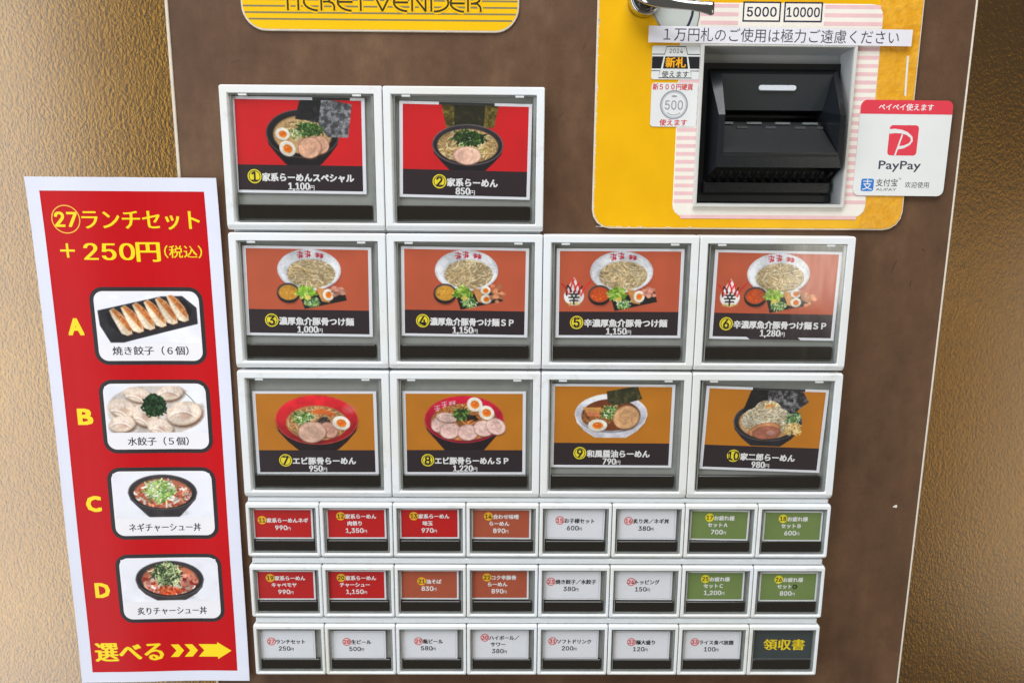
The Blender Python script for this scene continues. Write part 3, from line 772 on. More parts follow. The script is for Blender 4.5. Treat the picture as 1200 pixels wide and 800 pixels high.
hole_ring([rect(249.7, 329.9, -59.9, 22.1, 12.6), rect(249.7, 329.9, -59.9, 22.1, 13.6), rect(262.5, 321.5, -16, -7.5, 13.6), rect(262.5, 321.5, -16, -7.5, 12.6)], GREYIN, 'recess_back', bz)
ba = hole_ring([rect(251.9, 327.7, -57.7, 15.6, 9.8), rect(251.9, 327.7, -57.7, 15.6, 12.3), rect(263.2, 320.8, -14.8, -8.7, 12.3), rect(263.2, 320.8, -14.8, -8.7, 9.8)], BLACK2, 'slot_base', bp)
# hollow moulded snout: outer shell (two cheeks, hood, lip, chin) round an open throat
def snout():
    V, F = [], []
    def q(*pts):
        b = len(V); V.extend(pts); F.append(tuple(range(b, b+len(pts))))
    L0, L1, R1, R0 = 256.6, 261.0, 321.9, 326.4        # base: outer left, inner left, inner right, outer right
    l0, l1, r1, r0 = 258.4, 261.4, 321.5, 324.7        # front edge
    yb, yf = 9.7, -10.0
    zt, zc, zl, zb, zk = 12.6, -13.0, -32.0, -39.6, -46.6
    # hood rim: from the wall down to the cheek corners
    q((L0, yb, zt), (R0, yb, zt), (R1+.6, 5.5, 9.4), (L1+1.6, 5.5, 9.4))
    q((L0, yb, zt), (L1+1.6, 5.5, 9.4), (l1, yf, zc), (l0, yf+1, zc))      # left cheek, sloped front
    q((R0, yb, zt), (r0, yf+1, zc), (r1, yf, zc), (R1+.6, 5.5, 9.4))
    q((l0, yf+1, zc), (l1, yf, zc), (l1, yf, zl), (l0, yf+1, zb))           # upright front edges
    q((r1, yf, zc), (r0, yf+1, zc), (r0, yf+1, zb), (r1, yf, zl))
    q((l1, yf, zl), (r1, yf, zl), (r0, yf+1, zb), (l0, yf+1, zb))           # front lip
    q((L0, yb, zt), (l0, yf+1, zc), (l0, yf+1, zb), (L0, yb, zk))           # outer sides
    q((R0, yb, zt), (R0, yb, zk), (r0, yf+1, zb), (r0, yf+1, zc))
    q((L1+1.6, 5.5, 9.4), (L1+3.6, yb-.2, -9), (L1+3.6, yb+9, -14), (l1, yf, zl), (l1, yf, zc))   # inner sides
    q((R1+.6, 5.5, 9.4), (r1, yf, zc), (r1, yf, zl), (R1-2.2, yb+9, -14), (R1-2.2, yb-.2, -9))
    return obj('moulded_snout', V, F, BLACK, ba)
sn = snout()
obj('hood_face', [(262.7, 5.5, 9.4), (322.4, 5.5, 9.4), (319.7, 9.4, -8.6), (264.7, 9.4, -8.6)], [(0, 1, 2, 3)], flat('hood_face_plastic', (46, 50, 53), .42, .06, 500, bumpy=.1), ba)
obj('throat', *loft([[(263, 12.4, -8.5), (321, 12.4, -8.5), (321, 12.4, -15), (263, 12.4, -15)], [(263, 30, -8.5), (321, 30, -8.5), (321, 30, -15), (263, 30, -15)]], cap1=True), BLACK2, ba)
box('throat_roller', 264, 320, 20, 23, -11.5, -10.2, BLACK, ba)
slab('indicator_window', 283.3, 303.4, 1.2, 4.0, 6.0, 8.5, LAMPM, ba, r=1.3, bev=.25)
# tray floor with raised guide tabs
obj('note_tray', *loft([[(261.5, -9.9, -32.1), (321.4, -9.9, -32.1), (318.5, 9.6, -15.2), (265, 9.6, -15.2)], [(261.5, -9.9, -34), (321.4, -9.9, -34), (318.5, 9.6, -17.2), (265, 9.6, -17.2)]], cap0=True, cap1=True), flat('tray_plastic', (26, 27, 28), .42, .08, 500), ba)
tab = flat('worn_tab_edge', (112, 116, 118), .4, .15, 500)
for x in (266, 278.5, 294, 309):
    box('guide_tab', x, x+(5 if x < 270 else 8), 7.6, 9.9, -16.1, -15.0, tab, ba)
for x in (272.5, 288, 304, 316):
    box('guide_tab', x, x+(5.6 if x < 310 else 3), 5.2, 7.6, -18.6, -17.4, flat('dull_tab_edge', (74, 77, 78), .4, .15, 500), ba)
# grille under the lip
for k in range(13):
    x = 262.5+k*4.9
    obj('grille_bar', *loft([[(x, -4.5, -41.4), (x+1.1, -4.5, -41.4), (x+1.1, -4.1, -42.6), (x, -4.1, -42.6)], [(x, 8.6, -45.4), (x+1.1, 8.6, -45.4), (x+1.1, 8.6, -47), (x, 8.6, -47)]], cap0=True, cap1=True), flat('grille_plastic', (16, 17, 19), .4, .08, 400), ba)
box('grille_back', 259, 324, 8.7, 9.6, -47, -40, BLACK2, ba)
obj('chin_plate', *loft([rr(256, 325.6, -52.6, -46.8, .6, 9.7), rr(256, 325.6, -52.6, -46.8, .6, 5.4), rr(256.6, 325, -52.2, -47.2, .4, 4.9)], cap0=True, cap1=True), BLACK, ba)
box('sill_step', 252.5, 326.5, 7.4, 9.7, -57.4, -53.8, flat('deep_black_step', (20, 22, 25), .35, .08, 400), ba)

# menu buttons -----------------------------------------------------
ROWZ = [0.0, -75.2, -150.4, -227.8, -266.1, -303.9]
def frame_mesh(name, wd, ht, l, r, t, b):
    x0, x1, z1, z0 = 0.15, wd-0.15, -0.15, -(ht-0.2)
    big = ht > 50
    cb = 2.6 if big else 1.6; ct = .8
    R = 1.0
    rings = [rr(x0, x1, z0, z1, R, -0.1), rr(x0, x1, z0, z1, R, -8.4), rr(x0+.15, x1-.15, z0+cb*.6, z1-.35, R, -9.6), rr(x0+.45, x1-.45, z0+cb, z1-ct, .7, -10.0),
             rr(l-.35, wd-r+.2, -(ht-b)-.35, -t+.3, .4, -10.0), rr(l, wd-r, -(ht-b), -t, .3, -9.7), rr(l+(1.2 if big else .5), wd-r-.2, -(ht-b)+(.5 if big else .3), -t-.2, .3, -7.0), rr(l+(1.2 if big else .5), wd-r-.2, -(ht-b)+.5, -t-.2, .3, -0.1)]
    V, F = loft(rings, close=True)
    return obj(name, V, F, WHITEP, None)
def button(kind):
    big = kind == 'big'
    wd, ht = (84, 74.0) if big else (42, 33.7)
    l, r, t, b = (4.4, 4.4, 4.4, 3.9) if big else (2.2, 1.9, 2.9, 2.6)
    f = frame_mesh('menu_button', wd, ht, l, r, t, b)
    f.parent = M
    x0, x1, z1, z0 = l, wd-r, -t, -(ht-b)
    slab('backing_board', x0+.1, x1+.1, z0-.2, z1+.2, -6.3, -0.4, BACK, f)
    s = 1.3 if big else .8
    # rim of the clear cap: a hollow smoky edge standing round the card
    V, F = loft([rect(x0+(1.3 if big else .7), x1-.35, z0+.7, z1-.3, -6.35), rect(x0+(1.3 if big else .7), x1-.35, z0+.7, z1-.3, -9.0), rect(x0+(1.3 if big else .7)+.5, x1-.35-s, z0+.7+.3, z1-.3-.5, -9.0), rect(x0+(1.3 if big else .7)+.5, x1-.35-s, z0+.7+.3, z1-.3-.5, -6.35)], close=True)
    obj('cap_rim', V, F, RIM, f)
    print_rect('clear_cover', x0+(1.4 if big else .8), x1-.45, z0+.8, z1-.4, -9.02, GLASS, f)
    if big: slab('indicator_bar', x0+1.9, x1-2.6, z0+2.0, z0+9.4, -8.2, -6.4, BAR, f, r=1.0, bev=.5)
    else: slab('indicator_bar', x0+1.35, x1-1.6, z0+1.25, z0+7.6, -8.2, -6.4, BAR, f, r=.9, bev=.4)
    if big:
        for x in (x0+5.5, x1-11):
            slab('hinge_tab', x, x+4.5, z1-1.2, z1-.1, -9.6, -8, WHITEP, f, r=.3, bev=.15)
    return f
def copy_tree(o, parent):
    c = o.copy(); COL.objects.link(c); c.parent = parent
    for ch in o.children: copy_tree(ch, c)
    return c
protos = {'big': button('big'), 'small': button('small')}
slots = [('big', 0, 0), ('big', 84, 0)] + [('big', 84*i, 1) for i in range(4)] + [('big', 84*i, 2) for i in range(4)]
for rw in (3, 4, 5): slots += [('small', 42*i, rw) for i in range(8)]
used = set()
for kind, x, rw in slots:
    p = protos[kind]
    b = p if kind not in used else copy_tree(p, M)
    used.add(kind)
    b.location = (x*K, 0, ROWZ[rw]*K)
# white carrier rails that show in the gaps between the rows
for x0, x1, z1, z0 in ((1.6, 166.6, -.8, -75.2), (1.6, 334.4, -76, -150.0), (1.6, 334.4, -151, -225.4), (1.2, 335, -225.4, -262), (1.4, 334.6, -262, -304), (1.4, 334.6, -304, -336.8)):
    slab('carrier_rail', x0, x1, z0+.02, z1-.02, -3.9, -0.05, WHITER, M, r=.4, bev=.3)
for z in (-263.9, -301.9):
    slab('row_ledge', 1.6, 334.4, z-1.9, z+1.7, -8.6, -3.95, WHITER, M, r=.5, bev=.8)
slab('row_ledge', 1.2, 334.8, -227.9, -225.1, -8.2, -3.95, WHITER, M, r=.4, bev=.8)

def near(c, o): return o+(c-o)*.9958
# ================================================================== cards (paper slips lying inside the clear caps: things of their own)
def badge(n, x, z, r, style, card, y):
    if style == 'big':
        d = disc('number_badge', x, z, r, y, BADGEY, card); annulus('badge_ring', x, z, r*.82, r*.72, y-.02, INK, d)
        text('badge_number', str(n), r*1.75, x, z, y-.03, INK, d, bold=.03)
        annulus('badge_edge', x, z, r*1.06, r*.98, y-.02, INK, d)
    elif style in ('red', 'org', 'grn'):
        d = disc('number_badge', x, z, r, y, BADGEO if style != 'grn' else BADGEY, card)
        text('badge_number', str(n), r*1.35, x, z, y-.03, PBLK, d, bold=.025, width=r*1.4)
    else:
        d = disc('number_badge', x, z, r, y, BADGEP, card); annulus('badge_ring', x, z, r, r*.84, y-.02, BADGER, d)
        text('badge_number', str(n), r*1.3, x, z, y-.03, BADGER, d, bold=.03, width=r*1.35)
def price(s, size, x, z, y, mat, card, serif=.0, bold=.02, xs=.98):
    V, F = glyphs(s, bold); wdt = (max(v[0] for v in V)-min(v[0] for v in V))*size*xs
    tot = wdt+size*.62
    text('price_digits', s, size, x-tot/2, z, y, mat, card, bold=bold, serif=serif, align='l', xs=xs)
    text('yen_character', '円', size*.58, x-tot/2+wdt+size*.06, z-size*.14, y, mat, card, align='l', bold=.01)
BIG = [(1, 39.3, -30.2, -.4, '家系らーめんスペシャル', '1,100', 48, 'red card with black ramen bowl, two egg halves and grey seaweed, upper left button'),
       (2, 126.4, -32.2, -1.0, '家系らーめん', '850', 26.5, 'red card with a black bowl of ramen, dark seaweed behind and one round pork slice'),
       (3, 40.5, -107.2, -.55, '濃厚魚介豚骨つけ麺', '1,000', 40.5, 'orange card of dipping noodles with yellow broth and one egg half'),
       (4, 125.8, -107.1, -.6, '濃厚魚介豚骨つけ麺ＳＰ', '1,150', 45.5, 'orange card of dipping noodles with yellow broth and two egg halves'),
       (5, 210.3, -107.3, .1, '辛濃厚魚介豚骨つけ麺', '1,150', 45.5, 'orange noodle card with red broth, flame mark and one egg half'),
       (6, 295.9, -107.9, -.7, '辛濃厚魚介豚骨つけ麺ＳＰ', '1,280', 51, 'tilted orange noodle card with red broth, flame mark, two egg halves'),
       (7, 41.3, -187.6, .25, 'エビ豚骨らーめん', '950', 35.5, 'ochre card with a wide red ramen bowl, green onion and one egg half'),
       (8, 125.2, -187.2, .15, 'エビ豚骨らーめんＳＰ', '1,220', 41.5, 'ochre card with a crimson bowl ringed by many pork slices and two egg halves'),
       (9, 208.9, -182.7, -.15, '和風醤油らーめん', '790', 35.5, 'ochre card with a white bowl of soy ramen and a seaweed square at its back'),
       (10, 295.0, -184.4, -1.85, '家二郎らーめん', '980', 31, 'ochre tilted card with a black bowl heaped with bean sprouts before torn seaweed')]
for n, cx, cz, rot, title, yen, tw, lab in BIG:
    e = empty('menu_card', (near(cx, 147.9), -1.8, near(cz, -56.8)), rot=-math.radians(rot))
    tag(e, lab, 'menu card', 'printed menu cards in the buttons')
    W2, H2 = 34.5, 24.4
    slab('card_paper', -W2, W2, -H2, H2, -5.6, -5.3, PAPER, e)
    x0, x1, zt, zb = -W2+1.75, W2-1.75, H2-1.4, -H2+1.4
    zm = zt-32.9
    m = mat_image('food_print_%d' % n, pic(n))
    print_rect('food_picture', x0, x1, zm, zt, -5.63, m, e, uvs=True)
    print_rect('caption_band', x0, x1, zb, zm, -5.63, INK, e)
    zt2 = -16.3; r = 3.75
    tot = tw+2*r+.4
    badge(n, -tot/2+r, zt2+.4, r, 'big', e, -5.66)
    text('dish_name', title, 4.5, -tot/2+2*r+.4, zt2, -5.66, TXTW, e, bold=.042, width=tw, align='l')
    price(yen, 4.9, 0.5, -20.7, -5.66, TXTW, e, serif=.03, bold=.02)
    if n in (1, 2, 10):   # dark seaweed runs over the white margin on top of these cards
        a, b = {1: (7.5, 27), 2: (-14, 15), 10: (-8.5, 21)}[n]
        print_rect('seaweed_overprint', a, b, zt, H2-.05, -5.63, flat('seaweed_ink', (50, 50, 48), .4, .4, 700), e)
    if n == 6:
        poly('torn_notch', [(-12, -H2+.05), (16, -H2+.05), (14.5, zb-.02), (-14, zb-.02)], -5.63, INK, e)
SM = [(11, 19.9, -242.2, 0, 'red', ['家系らーめんネギ'], '990'), (12, 62.3, -242.0, .2, 'red', ['家系らーめん', '肉祭り'], '1,350'),
      (13, 104.6, -241.8, .2, 'red', ['家系らーめん', '味玉'], '970'), (14, 146.2, -241.9, -.3, 'org', ['合わせ味噌', 'らーめん'], '890'),
      (15, 189.0, -241.9, -.9, 'wht', ['お子様セット'], '600'), (16, 230.7, -242.0, 0, 'wht', ['炙り丼／ネギ丼'], '380'),
      (17, 273.2, -242.3, -.7, 'grn', ['お疲れ様', 'セットＡ'], '700'), (18, 316.1, -242.8, -.1, 'grn', ['お疲れ様', 'セットＢ'], '600'),
      (19, 19.6, -280.8, .1, 'red', ['家系らーめん', 'キャベモヤ'], '990'), (20, 61.2, -280.6, .1, 'red', ['家系らーめん', 'チャーシュー'], '1,150'),
      (21, 104.0, -280.3, -.1, 'org', ['油そば'], '830'), (22, 145.3, -280.1, .1, 'org', ['コク辛豚骨', 'らーめん'], '890'),
      (23, 187.8, -280.3, .1, 'wht', ['焼き餃子／水餃子'], '380'), (24, 230.2, -280.4, 0, 'wht', ['トッピング'], '150'),
      (25, 272.9, -280.8, 0, 'grn', ['お疲れ様', 'セットＣ'], '1,200'), (26, 316.4, -281.1, .1, 'grn', ['お疲れ様', 'セットＤ'], '800'),
      (27, 17.9, -319.5, -.1, 'wht', ['ランチセット'], '250'), (28, 60.1, -319.7, 0, 'wht', ['生ビール'], '500'),
      (29, 103.0, -319.2, -.1, 'wht', ['瓶ビール'], '580'), (30, 145.7, -319.2, -.1, 'wht', ['ハイボール／', 'サワー'], '380'),
      (31, 187.6, -319.1, -.4, 'wht', ['ソフトドリンク'], '200'), (32, 230.5, -319.6, -.4, 'wht', ['麺大盛り'], '120'),
      (33, 273.3, -319.6, -.4, 'wht', ['ライス食べ放題'], '100')]
LAB = {11: 'red card with two lines of text, leftmost in the top row of small buttons', 12: 'red card with three text lines, second in the top row of small buttons',
       13: 'red card priced nine hundred seventy, beside the rust card in the top small row', 14: 'rust brown card between a red card and a white card, top small row',
       15: 'white card with red badge and wide price six hundred, right of the rust card', 16: 'white card beside the left olive card in the top small row',
       17: 'olive green card priced seven hundred, next to a white card', 18: 'pale olive green card at the right end of the top small row',
       19: 'red card at the left end of the middle small row', 20: 'red card between a red and a rust card in the middle small row',
       21: 'rust brown card with two text lines only, right of the red cards', 22: 'rust brown card with three text lines, left of the white dumpling card',
       23: 'white dumpling card with long text, right of the rust cards', 24: 'white toppings card beside the olive card in the middle small row',
       25: 'olive green card priced twelve hundred, middle small row', 26: 'olive green card with one letter overwritten in black marker',
       27: 'white lunch set card at the left end of the bottom row', 28: 'white draft beer card, second in the bottom row',
       29: 'white bottled beer card priced five hundred eighty, third in the bottom row', 30: 'white highball card with three text lines, bottom row',
       31: 'white soft drink card priced two hundred, bottom row', 32: 'white large noodle card priced one hundred twenty, bottom row',
       33: 'white rice card next to the dark receipt button in the bottom row'}
CM = {'red': CARDRED, 'org': CARDORG, 'grn': CARDGRN}
rn = random.Random(5)
for n, cx, cz, rot, st, lines, yen in SM:
    e = empty('menu_card', (near(cx, 147.9), -1.8, near(cz, -56.8)), rot=-math.radians(rot))
    tag(e, LAB[n], 'menu card', 'printed menu cards in the buttons')
    W2, H2 = 17.2, 9.35
    slab('card_paper', -W2, W2, -H2, H2, -5.6, -5.3, PAPER, e)
    if st != 'wht':
        print_rect('colour_field', -W2+1.0, W2-1.0, -H2+.9, H2-.9, -5.63, CM[st], e)
        tm = TXTW
    else:
        ringprint('hairline_border', -W2+.9, W2-.9, -H2+.8, H2-.8, .05, .12, -5.63, COING, e)
        tm = TXTK
    rows = [2.0, -2.4] if len(lines) == 1 else [4.4, .15, -4.2]
    r = 2.55; size = 3.0
    V, F = glyphs(lines[0], .02)
    tw = min((max(v[0] for v in V)-min(v[0] for v in V))*size*(1.0 if st == 'wht' else 1.0), 27.0)
    tot = tw+2*r+.2
    sz = size if st != 'wht' else 3.1
    bold = .036 if st != 'wht' else .02
    ser = 0 if st != 'wht' else .022
    badge(n, -tot/2+r, rows[0]+.2, r, st, e, -5.66)
    text('dish_name', lines[0], sz, -tot/2+2*r+.2, rows[0], -5.66, tm, e, bold=bold, serif=ser, width=tw, align='l')
    if len(lines) > 1:
        text('dish_name', lines[1][:-1] if n == 26 else lines[1], sz, -1.0 if n != 26 else -2.2, rows[1], -5.66, tm, e, bold=bold, serif=ser)
        if n == 26:
            text('marker_letter', 'D', 3.4, 4.0, rows[1]-.1, -5.66, PBLK, e, bold=.03)
            annulus('marker_scrawl', 4.0, rows[1]-.1, 1.45, 1.1, -5.67, PBLK, e)
    price(yen, 3.7, 0, rows[-1], -5.66, tm, e, serif=0, bold=.03 if st != 'wht' else .02, xs=1.2)
e = empty('menu_card', (near(316.6, 147.9), -1.8, near(-319.2, -56.8)))
tag(e, 'charcoal receipt card with three large yellow characters, lower right corner button', 'menu card', 'printed menu cards in the buttons')
slab('card_paper', -18.2, 18.0, -9.4, 9.4, -5.6, -5.3, CARDGRY, e)
text('yellow_characters', '領収書', 7.6, 0.3, .2, -5.66, PYEL, e, bold=.01, serif=.022, width=24.5)
strokes('pale_fold_line', [[(-18, -9.2), (17.8, -9.2)]], .35, -5.66, COING, e)

# ================================================================== stickers
def sticker(name, x0, x1, z0, z1, y, mat, r, lab, cat, th=.12, rot=0, grp=None):
    cx, cz = (x0+x1)/2, (z0+z1)/2
    e = empty(name, (cx, y, cz), rot=math.radians(rot)); tag(e, lab, cat, grp)
    slab('sticker_film', x0-cx, x1-cx, z0-cz, z1-cz, -th, 0, mat, e, r=r)
    return e, cx, cz
# long notice strip
e, cx, cz = sticker('notice_strip', 221, 357.6, 22.6, 30.7, -4.05, TAPE, .1, 'long white paper notice strip taped above the banknote slot', 'notice', rot=.35)
text('notice_text', '１万円札のご使用は極力ご遠慮ください', 7.2, 0.5, 0, -.16, TXTG, e, width=122)
# new banknote sticker
e, cx, cz = sticker('banknote_sticker', 223.6, 248.6, 5.1, 21.9, -2.12, STK, 1.2, 'white sticker with black band and orange characters left of the banknote slot', 'sticker', grp='small stickers left of the slot')
polys('black_band', [[(-12.4, -3.0), (-7.6, -3.0), (-6.4, 3.0), (-12.4, 3.0)], [(7.6, -3.0), (12.4, -3.0), (12.4, 3.0), (6.4, 3.0)], [(-6.6, -3.0), (6.6, -3.0), (5.6, 3.0), (-5.6, 3.0)]], -.15, TXTK, e)
strokes('thin_outline', [[(-12.4, 4.1), (-6.0, 4.1), (-5.0, 7.9), (5.0, 7.9), (6.0, 4.1), (12.4, 4.1)], [(-12.4, -4.1), (-8.0, -4.1), (-8.7, -7.6), (8.7, -7.6), (8.0, -4.1), (12.4, -4.1)]], .42, -.15, TXTK, e)
text('orange_characters', '新札', 5.4, 0, 0, -.18, flat('orange_letter_print', (250, 176, 20), .4, .02, 200), e, bold=.03, width=10.4)
text('year_digits', '2024', 2.9, 0, 5.8, -.15, TXTG, e, width=7)
text('usable_text', '使えます', 3.4, 0, -5.8, -.15, TXTK, e, bold=.01, width=14)
# new coin sticker
e, cx, cz = sticker('coin_sticker', 224.0, 248.4, -18.7, 3.5, -2.12, STK, 1.6, 'white sticker with grey coin drawing and red characters left of the banknote slot', 'sticker', grp='small stickers left of the slot')
text('red_headline', '新５００円硬貨', 3.5, -1, 9.0, -.15, BADGER, e, bold=.02, width=21)
text('red_footline', '使えます', 3.5, 0, -9.0, -.15, BADGER, e, bold=.02, width=14.5)
d = annulus('coin_drawing', 0, 0, 7.4, 6.6, -.15, COING, e); annulus('coin_inner_ring', 0, 0, 6.3, 6.1, -.15, COING, d)
text('coin_digits', '500', 6.4, 0, -.1, -.15, COING, d, width=9.4, bold=.01)
disc('coin_crest', 0, 4.3, 1.5, -.15, COING, d, .5); strokes('coin_wreath', [arc(0, 0, 5.2, 5.2, 230, 310, 8)], .4, -.15, COING, d)
# payment sticker
e, cx, cz = sticker('payment_sticker', 334.9, 383.9, -53.7, -4.3, -2.3, STK, 3.4, 'square white payment sticker with a red top band overhanging the yellow panel', 'sticker', .2, .2)
top = rr(-24.5, 24.5, 17.6, 24.7, 3.4, -.24, 6)
top = [p for p in top if p[2] > 21.05]; top = top+[(-24.5, -.24, 17.6), (24.5, -.24, 17.6)]
obj('red_band', top, [tuple(range(len(top)))], PAYRED, e)
text('band_text', 'ペイペイ使えます', 3.7, -.4, 21.1, -.27, TXTW, e, bold=.015, width=29)
q = obj('logo_square', rr(-8.0, 7.6, -3.6, 12.0, 1.8, -.24, 6), [tuple(range(28))], PAYRED, e)
strokes('logo_letter', [[(-3.8, -3.6), (-2.4, 1.6), (-.9, 7.2)]], .85, -.27, STK, q)
def tapered(name, pts, wds, y, mat, parent):
    V, F = [], []
    for i, (x, z) in enumerate(pts):
        a = pts[max(i-1, 0)]; b = pts[min(i+1, len(pts)-1)]; l = math.hypot(b[0]-a[0], b[1]-a[1])
        ox, oz = -(b[1]-a[1])/l*wds[i]/2, (b[0]-a[0])/l*wds[i]/2
        V += [(x+ox, y, z+oz), (x-ox, y, z-oz)]
    F = [(2*i, 2*i+1, 2*i+3, 2*i+2) for i in range(len(pts)-1)]
    return obj(name, V, F, mat, parent)
sw = [(-8.0, 8.7), (-5, 9.0), (-1.5, 8.7), (1.6, 7.7), (4.0, 5.9), (4.5, 4.0), (3.2, 2.2), (.6, .9), (-2.8, .3)]
tapered('logo_swoosh', sw, [2.4, 2.2, 1.9, 1.5, 1.2, 1.1, 1.1, 1.4, 1.7], -.28, STK, q)
text('wallet_name', 'PayPay', 6.2, -.6, -8.4, -.24, flat('slate_letter_print', (58, 62, 76), .4, .03, 200), e, bold=.012, width=22.5)
q = obj('blue_logo', rr(-20.4, -13.6, -22.4, -15.9, 1.0, -.24, 6), [tuple(range(28))], BLUE, e)
text('blue_logo_character', '支', 6.2, -17.0, -19.0, -.27, TXTW, q, width=5.4)
text('second_wallet_name', '支付宝', 4.3, -6.6, -17.9, -.24, TXTG, e, width=11.6, bold=.005)
text('second_wallet_latin', 'ALIPAY', 1.9, -6.6, -21.4, -.24, TXTG, e, width=11)
text('trade_mark', '™', 1.8, .2, -16.0, -.24, TXTG, e)
text('welcome_text', '欢迎使用', 3.4, 9.8, -18.9, -.24, TXTG, e, width=13)

# ================================================================== poster
P = empty('set_menu_poster', (-56.5, -2.3, -196)); tag(P, 'tall laminated red poster with yellow heading and four food boxes over the machine edge', 'poster')
PX, PZ = -56.5, -196
P.rotation_euler = (0, 0, math.radians(1.0))      # the free left side stands a little off the machine
def curl(x, z):
    """gentle curl of the laminated sheet: sum of an across and an along curve"""
    a = -1.1*max(0.0, (-x-4)/46)**2 + .35*math.sin(x/11)
    b = .6*math.sin(z/38+.5) - 1.5*max(0.0, (-z-95)/55)**2 - 1.2*max(0.0, (z-110)/40)**2
    return a+b
def warp(o):
    """cut the print along one shared lattice, then bend it with the sheet"""
    bm = bmesh.new(); bm.from_mesh(o.data)
    xs = [v.co.x for v in bm.verts]; zs = [v.co.z for v in bm.verts]
    for k in range(-9, 10):
        if min(xs) < k*6*K < max(xs): bmesh.ops.bisect_plane(bm, geom=bm.verts[:]+bm.edges[:]+bm.faces[:], plane_co=(k*6*K, 0, 0), plane_no=(1, 0, 0))
    for k in range(-8, 9):
        if min(zs) < k*20*K < max(zs): bmesh.ops.bisect_plane(bm, geom=bm.verts[:]+bm.edges[:]+bm.faces[:], plane_co=(0, 0, k*20*K), plane_no=(0, 0, 1))
    def f(x, z):                      # piecewise linear along the lattice, so that stacked prints stay parallel
        i = math.floor(x/6+1e-6); u = x/6-i; j = math.floor(z/20+1e-6); v = z/20-j
        A = lambda q: curl(q*6, 0); B = lambda q: curl(0, q*20)
        return A(i)*(1-u)+A(i+1)*u+B(j)*(1-v)+B(j+1)*v-curl(0, 0)
    for v in bm.verts: v.co.y += f(v.co.x/K, v.co.z/K)*K
    bm.to_mesh(o.data); bm.free()
    return o
def pr(x0, x1, z0, z1): return (x0-PX, x1-PX, z0-PZ, z1-PZ)
def grid(name, x0, x1, z0, z1, y, mat, th=0, nx=14, nz=24, uv=False):
    V, F, U = [], [], []
    for j in range(nz+1):
        for i in range(nx+1):
            V.append((x0+(x1-x0)*i/nx, y, z0+(z1-z0)*j/nz)); U.append((i/nx, j/nz))
    F = [(j*(nx+1)+i, j*(nx+1)+i+1, (j+1)*(nx+1)+i+1, (j+1)*(nx+1)+i) for j in range(nz) for i in range(nx)]
    o = obj(name, V, F, mat, P, uv=U if uv else None)
    if th:
        m = o.modifiers.new('thickness', 'SOLIDIFY'); m.thickness = th*K; m.offset = 0
    return warp(o)
grid('laminated_sheet', *pr(-106.6, -6.4, -345.3, -47.0), 0.0, SHEET, th=.3)
grid('red_field', *pr(-99.8, -13.4, -338.6, -54.2), -.22, PRED)
def ptext(*a, **k): return warp(text(*a, **k))
for ring in ((7.6, 7.05),): warp(annulus('heading_badge_ring', -87.8-PX, -69.2-PZ, ring[0], ring[1], -.28, flat('badge_ring_orange', (250, 190, 60), .4, .02, 200), P, 40))
ptext('heading_number', '27', 10.5, -87.8-PX, -69.2-PZ, -.28, PYEL, P, bold=.03, width=11.4)
ptext('heading_text', 'ランチセット', 11.6, -48.2-PX, -69.3-PZ, -.28, PYEL, P, bold=.004, serif=.02, width=62)
ptext('price_text', '＋', 10, -88.9-PX, -86-PZ, -.28, PYEL, P, bold=.03)
ptext('price_text', '250', 12.4, -80-PX, -86.3-PZ, -.28, PYEL, P, serif=.032, align='l', width=26.4)
ptext('price_text', '円', 12.2, -46.2-PX, -86.3-PZ, -.28, PYEL, P, bold=.01, serif=.03, width=12)
ptext('tax_note', '（税込）', 7.2, -27.4-PX, -86.4-PZ, -.28, PYEL, P, serif=.012, width=20.5)
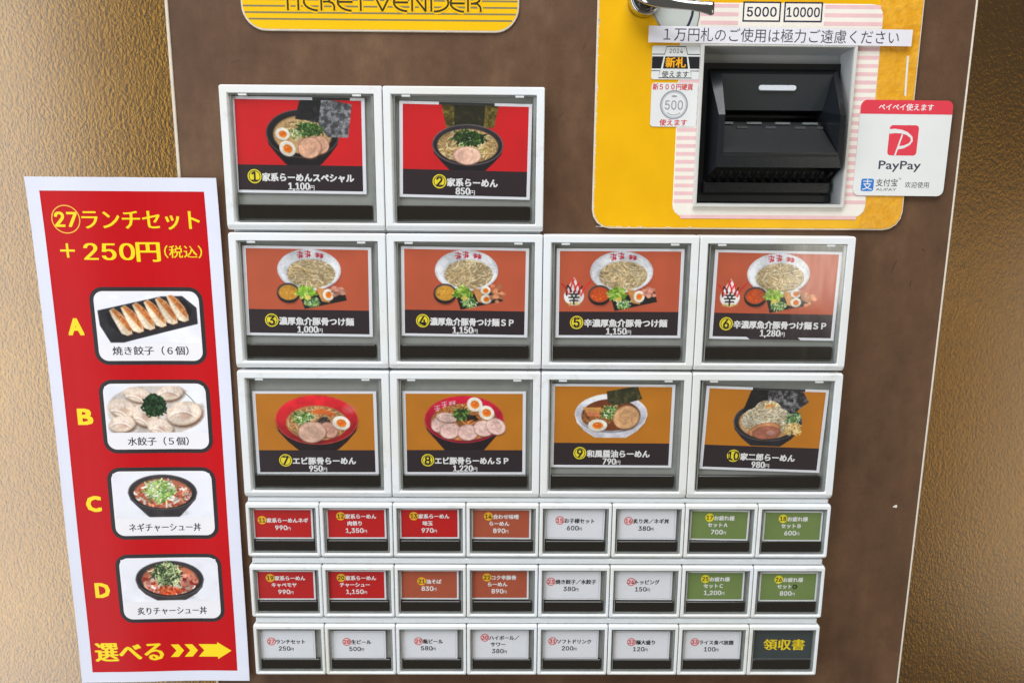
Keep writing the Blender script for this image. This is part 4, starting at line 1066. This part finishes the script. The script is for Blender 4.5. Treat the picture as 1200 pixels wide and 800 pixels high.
for k, (zt, zb, dish) in {'A': (-105.6, -149.3, '焼き餃子（６個）'), 'B': (-157.8, -200.9, '水餃子（５個）'), 'C': (-209.4, -253.3, 'ネギチャーシュー丼'), 'D': (-262.7, -306.5, '炙りチャーシュー丼')}.items():
    x0, x1 = -80.2, -18.7
    b = warp(obj('food_box', rr(*pr(x0, x1, zb, zt), 7.5, -.27, 7), [tuple(range(32))], PBLK, P))
    V = rr(*pr(x0+2.3, x1-2.3, zb+2.3, zt-2.3), 5.2, -.31, 7)
    wo = warp(obj('white_field', V, [tuple(range(32))], PWHT, b))
    bot, top_ = {'A': (-137, -110), 'B': (-188.6, -161.6), 'C': (-240, -213), 'D': (-293, -266)}[k]
    a = grid('food_photo', *pr(x0+3.3, x1-3.3, bot, top_), -.35, mat_image('poster_print_'+k, pic_poster(k), .35), nx=8, nz=4, uv=True)
    a.parent = b
    t = ptext('dish_text', dish, 5.3, -49.6-PX, {'A': -141.3, 'B': -193.9, 'C': -246, 'D': -299}[k]-PZ, -.35, TXTK, b, serif=.018, width={'A': 41.5, 'B': 34, 'C': 41, 'D': 40.5}[k])
    ptext('choice_letter', k, 12.8, -89.1-PX, (zt+zb)/2+{'A': .0, 'B': .4, 'C': .4, 'D': -.4}[k]-PZ, -.28, PYEL, P, bold=.045, width=7.6)
ptext('choose_text', '選べる', 13.6, -77-PX, -325.6-PZ, -.28, PYEL, P, bold=.015, serif=.03, width=39.6)
def ar(x, z): return (x-PX, z-PZ)
arrow = [[ar(-52.3, -321.2), ar(-47.7, -321.2), ar(-44.7, -325.2), ar(-49.2, -325.2)], [ar(-49.2, -325.2), ar(-44.7, -325.2), ar(-48.0, -329.4), ar(-52.8, -329.4)],
         [ar(-44.2, -321.2), ar(-39.6, -321.2), ar(-36.4, -325.2), ar(-41.0, -325.2)], [ar(-41.0, -325.2), ar(-36.4, -325.2), ar(-39.8, -329.4), ar(-44.6, -329.4)],
         [ar(-35.9, -321.2), ar(-24.6, -321.2), ar(-24.6, -325.2), ar(-32.6, -325.2)], [ar(-32.6, -325.2), ar(-24.6, -325.2), ar(-24.6, -329.4), ar(-36.2, -329.4)], [ar(-24.6, -319.8), ar(-16.2, -325.4), ar(-24.6, -331)]]
warp(polys('arrow_mark', arrow, -.28, PYEL, P))

# the machine's parts were laid out round the origin: hang them under the base empty
bpy.context.view_layer.update()
for o in list(M.children):
    o.location = Vector(o.location) - MO*K
